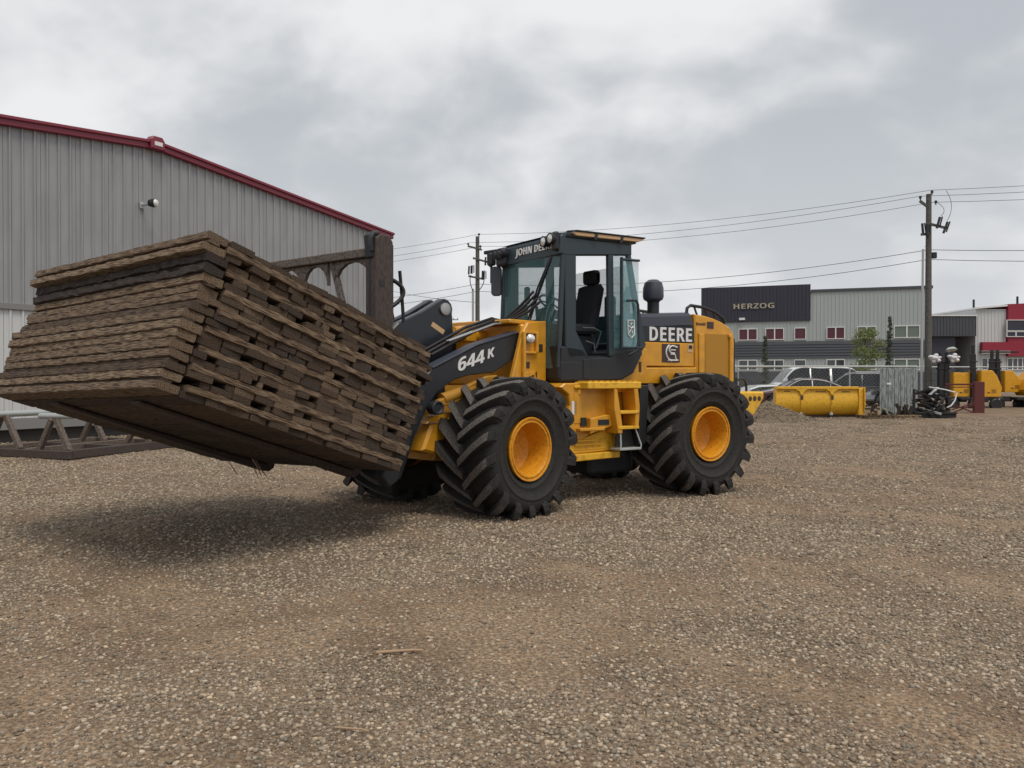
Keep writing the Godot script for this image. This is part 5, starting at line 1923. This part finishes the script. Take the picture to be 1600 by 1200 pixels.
func yard_things() -> void:
	# snow plough box blade seen from behind
	var o := thing("plough_blade", "large yellow curved plough blade lying on the gravel before the parked cars", "plough blade", Vector3(12.25, 0, -32.0), -1.0)
	var prof := [[0.16, 1.24], [0.10, 1.16], [0.13, 1.0], [0.17, 0.8], [0.18, 0.6], [0.14, 0.42], [0.05, 0.26], [-0.08, 0.14], [-0.28, 0.06]]
	var cuts := [-1.72, -0.72, 0.48, 1.52]
	for k in 3:
		var s := S()
		for e in [[0, 1, 0.0, 1], [1, 0, -0.03, 2]]:
			s.set_smooth_group(e[3])
			var rings := []
			for q in prof:
				rings.append(PackedVector3Array([Vector3(cuts[k + e[0]], q[1], q[0] + e[2]), Vector3(cuts[k + e[1]], q[1], q[0] + e[2])]))
			rings.reverse()
			loft(s, rings, false)
		add(o, "blade_panel", s, M.worn_yellow_paint)
	for x in [-0.72, 0.48]:
		var s := S()
		var pr := PackedVector2Array([Vector2(0.22, 1.12), Vector2(0.20, 0.8), Vector2(0.215, 0.6), Vector2(0.175, 0.40), Vector2(0.08, 0.22), Vector2(-0.05, 0.10), Vector2(-0.1, 0.2), Vector2(0.05, 0.5), Vector2(0.05, 1.12)])
		prism(s, pr, -0.03, 0.03, 0.004, Transform3D(Basis(Vector3(0, 0, 1), Vector3(0, 1, 0), Vector3(-1, 0, 0)), Vector3(x, 0, 0)))
		prism(s, poly([-0.26, 1.14, 0.26, 1.14, 0.10, 1.06, 0.045, 0.92, -0.045, 0.92, -0.10, 1.06]), 0.135, 0.215, 0.006, at(x, 0, 0))
		var rib := add(o, "rib", s, M.worn_yellow_paint)
		s = S()
		box(s, x - 0.05, x + 0.05, 0.72, 0.90, 0.216, 0.226, 0.006)
		add(rib, "lug_slot", s, M.rusty_steel)
		s = S()
		box(s, x - 0.06, x + 0.06, 0.10, 0.20, 0.02, 0.14, 0.01)
		add(rib, "foot_clamp", s, M.galvanised)
	var s := S()
	box(s, -1.72, 1.52, 1.14, 1.245, 0.0, 0.22, 0.012)
	add(o, "top_lip", s, M.worn_yellow_paint)
	for q in [[1.53, 1.56, -0.9], [1.75, 1.79, -0.9], [-1.745, -1.721, -0.12]]:
		s = S()
		prism(s, poly([0.2, 1.22, 0.22, 0.8, 0.21, 0.5, 0.1, 0.1, q[2] - 0.2, 0.04, q[2], 0.9, maxf(q[2], -0.2), 1.22]), -q[1], -q[0], 0.004, Transform3D(Basis(Vector3(0, 0, 1), Vector3(0, 1, 0), Vector3(-1, 0, 0)), Vector3.ZERO))
		add(o, "end_plate", s, M.worn_yellow_paint)
	s = S()
	box(s, 1.56, 1.75, 0.1, 1.18, -0.1, 0.12, 0.02)
	add(o, "end_post", s, M.worn_yellow_paint)
	s = S()
	box(s, -1.7, 1.75, 0.0, 0.08, -0.34, -0.08, 0.01)
	add(o, "cutting_edge", s, M.rusty_steel)
	s = S()
	for q in [[-1.4, -1.15, 0.02], [-0.15, 0.25, 0.0], [0.9, 1.2, 0.0]]:
		box(s, q[0], q[1], 1.02 + q[2], 1.05 + q[2], 0.135, 0.142)
	add(o, "small_print", s, M.brown_print)

	# heap of gravel
	var r := RandomNumberGenerator.new()
	r.seed = 31
	s = S()
	s.set_smooth_group(1)
	var nz := FastNoiseLite.new()
	nz.seed = 3
	nz.frequency = 1.6
	var rings := []
	for k in 12:
		var rad := 1.75 * (1.0 - k / 11.0)
		var rg := PackedVector3Array()
		for i in 40:
			var a := TAU * i / 40
			var p := Vector3(cos(a) * rad * 1.15, 0, -sin(a) * rad)
			p.y = heap_height(p.x, p.z) if k > 0 else -0.1
			rg.append(p)
		rings.append(rg)
	loft(s, rings)
	var heap := add(self, "gravel_heap", s, M.pile_gravel, at(9.45, 0, -29.6))
	tag(heap, "low heap of gravel beside the rear of the loader and the plough blade", "gravel heap")

	# broken pallets and odd timber
	for q in [[14.25, 31.2, "broken brown pallet with loose timber ends, right of the plough blade", 0, 1.3], [15.35, 31.4, "short pale timber crib with dark chunks, before the pale metal sheets", 1, 0.95]]:
		o = thing("broken_pallet", q[2], "pallet", Vector3(q[0], 0, -q[1]), 6.0, "broken pallets by the fence")
		for k in 3:
			s = S()
			box(s, -q[4] / 2, q[4] / 2, 0.0, 0.10, -0.4 + k * 0.38, -0.32 + k * 0.38, 0.008)
			add(o, "runner", s, M.mat_wood_4 if q[3] == 0 else M.pale_wood)
		for k in 7:
			s = S()
			var x: float = lerpf(-q[4] / 2, q[4] / 2 - 0.1, k / 6.0)
			box(s, x, x + 0.10, 0.101, 0.14, -0.45, 0.47, 0.004)
			add(o, "plank", s, M["mat_wood_%d" % ([2, 4, 0][k % 3] as int)] if q[3] == 0 else M.pale_wood)
		for k in 9:
			s = S()
			var a := Vector3(r.randf_range(-0.5, 0.5) * q[4] * 0.8, 0.12, r.randf_range(-0.3, 0.4))
			var e := a + Vector3(r.randf_range(-0.25, 0.25), r.randf_range(0.10, 0.48), r.randf_range(-0.2, 0.2))
			bar(s, a, e, r.randf_range(0.07, 0.15), r.randf_range(0.05, 0.12), 0.012)
			add(o, "timber_piece", s, [M.mat_wood_3, M.mat_wood_4, M.pale_wood, M.mat_wood_5][r.randi() % 4] if q[3] == 0 else [M.mat_wood_3, M.mat_wood_5][r.randi() % 2])

	o = thing("scrap_heap", "dark heap of scrap metal and burnt timber piled on a black skid", "scrap heap", Vector3(16.75, 0, -32.0), -3.0)
	s = S()
	for k in 3:
		box(s, -0.75, 0.78, 0.02, 0.16, -0.5 + k * 0.42, -0.38 + k * 0.42, 0.01)
	box(s, -0.78, 0.80, 0.161, 0.24, -0.55, 0.5, 0.01)
	box(s, -0.80, -0.72, 0.2, 1.15, 0.2, 0.3, 0.01)
	add(o, "skid", s, M.mast_black)
	for k in 80:
		s = S()
		var hgt := r.randf_range(0.0, 1.0)
		var a := Vector3(r.randf_range(-0.62, 0.7), 0.25 + 0.95 * hgt * hgt * 0.9, r.randf_range(-0.4, 0.42))
		if absf(a.x - 0.05) > 0.75 * (1.25 - a.y):
			a.x = r.randf_range(-0.25, 0.25)
		var dir := Vector3(r.randfn(), r.randfn() * 0.45, r.randfn()).normalized() * r.randf_range(0.12, 0.38)
		if k % 4 == 0:
			tube(s, [a - dir, a + Vector3(0, 0.06, 0), a + dir], r.randf_range(0.025, 0.06), 7)
		else:
			bar(s, a - dir, a + dir, r.randf_range(0.05, 0.15), r.randf_range(0.04, 0.11), 0.01)
		add(o, "scrap_piece", s, [M.char_scrap, M.char_scrap, M.mast_black, M.rusty_steel, M.mat_wood_5, M.mast_black][r.randi() % 6] if k % 14 else M.galvanised)
	s = S()
	tube(s, [Vector3(-0.2, 1.22, 0.3), Vector3(0.35, 1.12, 0.45), Vector3(0.75, 1.02, 0.4)], 0.028, 7)
	tube(s, [Vector3(0.8, 1.0, 0.45), Vector3(0.70, 0.7, 0.5), Vector3(0.55, 0.5, 0.52), Vector3(0.4, 0.42, 0.5)], 0.03, 7)
	add(o, "pale_pipe", s, M.white_bag)

	# rusty red stand
	o = thing("scissor_stand", "rusty red steel stand with crossed base bars and one tall plate", "steel stand", Vector3(19.9, 0, -35.0), -4.0)
	s = S()
	box(s, 0.28, 0.72, 0.02, 1.42, -0.1, 0.08, 0.015)
	add(o, "tall_plate", s, M.rusty_red)
	s = S()
	box(s, -0.9, 0.28, 1.26, 1.34, -0.06, 0.02, 0.008)
	box(s, -0.95, 0.27, 1.16, 1.20, -0.05, 0.01, 0.008)
	add(o, "top_rail", s, M.rusty_red)
	for q in [[0.06, 0.42], [0.42, 0.06], [0.20, 0.50]]:
		s = S()
		bar(s, Vector3(-0.65, q[0], 0.05 + q[0] * 0.1), Vector3(0.30, q[1], 0.05 + q[0] * 0.1), 0.05, 0.05, 0.006)
		add(o, "cross_bar", s, M.rusty_red)
	s = S()
	box(s, -0.7, 0.3, 0.0, 0.06, -0.35, 0.3, 0.01)
	add(o, "base_frame", s, M.rusty_red)

	# yellow trailer machines with black masts
	var specs := [
		[22.17, 39.8, 0.0, "leftmost yellow trailer light tower, white bags hung from its black mast", [[-0.5, 0.5, 0.55, 1.75], 0], [-0.98, -0.68], 2.75],
		[22.99, 39.4, 0.0, "yellow trailer light tower with the tallest black mast at its left side", [[-0.2, 0.75, 0.55, 1.85], 1], [-0.42], 3.1],
		[24.88, 40.6, 0.0, "yellow trailer light tower with twin black masts, third along the fence", [[-0.2, 0.6, 0.75, 1.85], 1], [-0.66, -0.38], 2.9],
		[26.1, 40.0, 0.0, "yellow trailer light tower cut by the edge of the photo", [[-0.75, 0.4, 0.6, 1.75], 2], [0.75], 2.8]]
	for q in specs:
		o = thing("light_tower", q[3], "trailer machine", Vector3(q[0], 0.1, -q[1]), q[2], "yellow trailer machines lined up by the fence")
		var e: Array = q[4][0]
		s = S()
		var shape: int = q[4][1]
		var pts: PackedVector2Array
		if shape == 0:
			pts = poly([e[0], e[2], e[1], e[2], e[1], e[3], e[0] + 0.55, e[3], e[0] + 0.48, e[3] - 0.12, e[0] + 0.35, e[3], e[0], e[3]])
		elif shape == 1:
			pts = poly([e[0], e[2], e[1], e[2], e[1] + 0.08, e[2] + 0.45, e[1] - 0.18, e[3] - 0.25, e[1] - 0.4, e[3], e[0], e[3]])
		else:
			pts = poly([e[0], e[2] + 0.3, e[0] + 0.2, e[2], e[1], e[2], e[1], e[3], e[0] + 0.45, e[3], e[0] + 0.2, e[3] - 0.35])
		prism(s, pts, -0.55, 0.55, 0.03)
		var hood := add(o, "hood", s, M.machine_yellow)
		s = S()
		box(s, e[0] + 0.3, e[0] + 0.42, e[2] + 0.2, e[2] + 0.24, 0.55, 0.565)
		for k in 4:
			box(s, e[0] + 0.5, e[0] + 0.72, e[2] + 0.2 + k * 0.05, e[2] + 0.22 + k * 0.05, 0.55, 0.558)
		add(hood, "vent", s, M.brown_print)
		s = S()
		box(s, -1.15, 0.95, 0.38, 0.52, -0.5, 0.5, 0.02)
		box(s, -0.25, 0.15, 0.30, 0.56, 0.3, 0.58, 0.02)
		bar(s, Vector3(0.9, 0.45, 0), Vector3(1.5, 0.42, 0), 0.1, 0.1)
		add(o, "trailer_frame", s, M.mast_black)
		for mx in q[5]:
			s = S()
			box(s, mx - 0.1, mx + 0.1, 0.4, q[6] - 0.45, 0.1, 0.32, 0.01)
			box(s, mx - 0.06, mx + 0.06, q[6] - 0.45, q[6], 0.14, 0.28, 0.01)
			box(s, mx - 0.14, mx + 0.14, 1.9, 1.98, 0.08, 0.34, 0.01)
			box(s, mx - 0.13, mx + 0.16, 2.25, 2.31, 0.08, 0.34, 0.01)
			add(o, "mast", s, M.mast_black)
		for wx in [-0.55, 0.45]:
			s = S()
			lathe(s, PackedVector2Array([Vector2(0.001, -0.1), Vector2(0.25, -0.1), Vector2(0.29, -0.06), Vector2(0.29, 0.06), Vector2(0.25, 0.1), Vector2(0.14, 0.09), Vector2(0.001, 0.1)]), 20, at(wx, 0.19, 0.62))
			add(o, "wheel", s, M.hose_rubber)
			s = S()
			tube(s, [Vector3(wx + 0.25, 0.0, 0.5), Vector3(wx + 0.25, 0.5, 0.5)], 0.035, 7)
			add(o, "jack_leg", s, M.galvanised)
	var q0 := Vector3(22.17, 0.1, -39.8)
	var dish := S()
	lathe(dish, PackedVector2Array([Vector2(0.001, 0.16), Vector2(0.16, 0.12), Vector2(0.27, 0.0), Vector2(0.25, -0.02), Vector2(0.14, 0.08), Vector2(0.001, 0.11)]), 18, Transform3D(Basis(Vector3.RIGHT, -PI / 2 - 0.25), q0 + Vector3(-0.45, 2.86, 0.25)))
	bar(dish, q0 + Vector3(-0.68, 2.7, 0.21), q0 + Vector3(-0.45, 2.92, 0.25), 0.05, 0.05)
	tag(add(self, "lamp_shade", dish, M.galvanised), "grey domed lamp shade at the top of the leftmost machine mast", "lamp shade")
	var bags := [[-1.38, 2.46, 0.21, 0.15, "larger white plastic bag tied on the left side of the mast"], [-0.46, 2.48, 0.19, 0.14, "smaller white plastic bag tied on the right side of the mast"]]
	for b in bags:
		s = S()
		ball(s, Vector3.ZERO, Vector3(b[2], b[3], 0.22), 14, 8)
		ball(s, Vector3(0.16, -0.12, 0.05), Vector3(b[2] * 0.6, b[3] * 0.7, 0.16), 12, 7)
		ball(s, Vector3(-0.18, 0.06, 0.02), Vector3(b[2] * 0.55, b[3] * 0.6, 0.15), 9, 5)
		ball(s, Vector3(0.05, 0.13, 0.08), Vector3(0.12, 0.10, 0.1), 8, 5)
		ball(s, Vector3(-0.05, -0.15, 0.06), Vector3(0.10, 0.12, 0.1), 7, 5)
		ball(s, Vector3(0.27, 0.03, 0.0), Vector3(0.09, 0.07, 0.1), 7, 5)
		tag(add(self, "plastic_bag", s, M.white_bag, Transform3D(Basis(), q0 + Vector3(b[0], b[1], 0.4))), b[4], "plastic bag", "white bags on the first mast")
	s = S()
	box(s, -0.9, 1.0, 0.0, 0.09, -0.05, 0.05, 0.01)
	tag(add(self, "cross_beam", s, M.mast_black, at(23.7, 2.80, -39.05)), "long black beam resting across the tops of the trailer masts", "beam")

	skid_rack()
	for q in [[-0.65, 4.63, 0.15, -0.05, "pale splinter of wood lying on the bare gravel, the longer one", 0.27, 0.011], [-0.72, 3.60, -0.25, 0.05, "short greyish twig on the gravel near the bottom of the photo", 0.16, 0.006]]:
		s = S()
		tube(s, [Vector3(-q[5] / 2, 0.010, 0), Vector3(-q[5] * 0.1, 0.016, 0.006), Vector3(q[5] * 0.3, 0.014, -0.004), Vector3(q[5] / 2, 0.010, 0.0)], q[6], 7, q[6] * 0.5)
		tag(add(self, "wood_splinter", s, M.stick_wood, Transform3D(Basis(Vector3.UP, q[2]), Vector3(q[0], ground_height(q[0], q[1]) + 0.006, -q[1]))), q[4], "wood splinter")


func skid_rack() -> void:
	# low steel skid with A frames
	var a := Vector3(-8.5, 0, -15.4)
	var o := thing("steel_skid", "low brown steel skid frame with pipe topped trestles beside the grey shed", "steel skid", a, 0.0)
	var u := Vector3(-0.93, 0, -0.36).normalized()
	var v := Vector3(0.80, 0, -2.5).normalized()
	for q in [[Vector3.ZERO, u * 2.6], [v * 2.9, v * 2.9 + u * 2.6], [v * 1.45, v * 1.45 + u * 2.6]]:
		var s := S()
		bar(s, q[0] + Vector3(0, 0.1, 0), q[1] + Vector3(0, 0.1, 0), 0.10, 0.16, 0.01)
		add(o, "cross_beam", s, M.rusty_steel)
	for k in 3:
		var s := S()
		var e := u * (0.05 + 1.2 * k)
		bar(s, e + v * 0.05 + Vector3(0, 0.11, 0), e + v * 2.85 + Vector3(0, 0.11, 0), 0.11, 0.17, 0.01)
		add(o, "side_beam", s, M.rail_steel if k else M.rusty_steel)
	var frames := [[u * 0.55 + v * 0.10, 0.62, u * 0.35], [u * 1.95 + v * 0.10, 0.66, u * 0.40], [u * 0.45 + v * 2.2, 0.42, u * 0.28], [u * 1.8 + v * 2.2, 0.5, u * 0.3]]
	for f in frames:
		var c: Vector3 = f[0]
		var h: float = f[1]
		var w: Vector3 = f[2]
		for sd in [1.0, -1.0]:
			var s := S()
			bar(s, c + w * sd * 1.15 + Vector3(0, 0.17, 0), c + w * sd * 0.15 + Vector3(0, 0.17 + h, 0), 0.10, 0.10, 0.008, v)
			add(o, "trestle_leg", s, M.rail_steel)
	for q in [[u * 1.95 - v * 0.15 + Vector3(0, 0.86, 0), u * 1.95 + v * 1.5 + Vector3(0, 0.86, 0), 0.065], [u * 0.95 + v * 0.12 + Vector3(0, 0.84, 0), u * 0.10 + v * 0.2 + Vector3(0, 0.85, 0), 0.06]]:
		var s := S()
		tube(s, [q[0], q[1]], q[2], 12)
		add(o, "top_pipe", s, M.galvanised)
	var s := S()
	bar(s, v * 2.3 + u * 0.1 + Vector3(0, 0.19, 0), v * 2.25 + u * -0.1 + Vector3(0, 0.5, 0), 0.14, 0.06, 0.008)
	add(o, "stub_post", s, M.rail_steel)
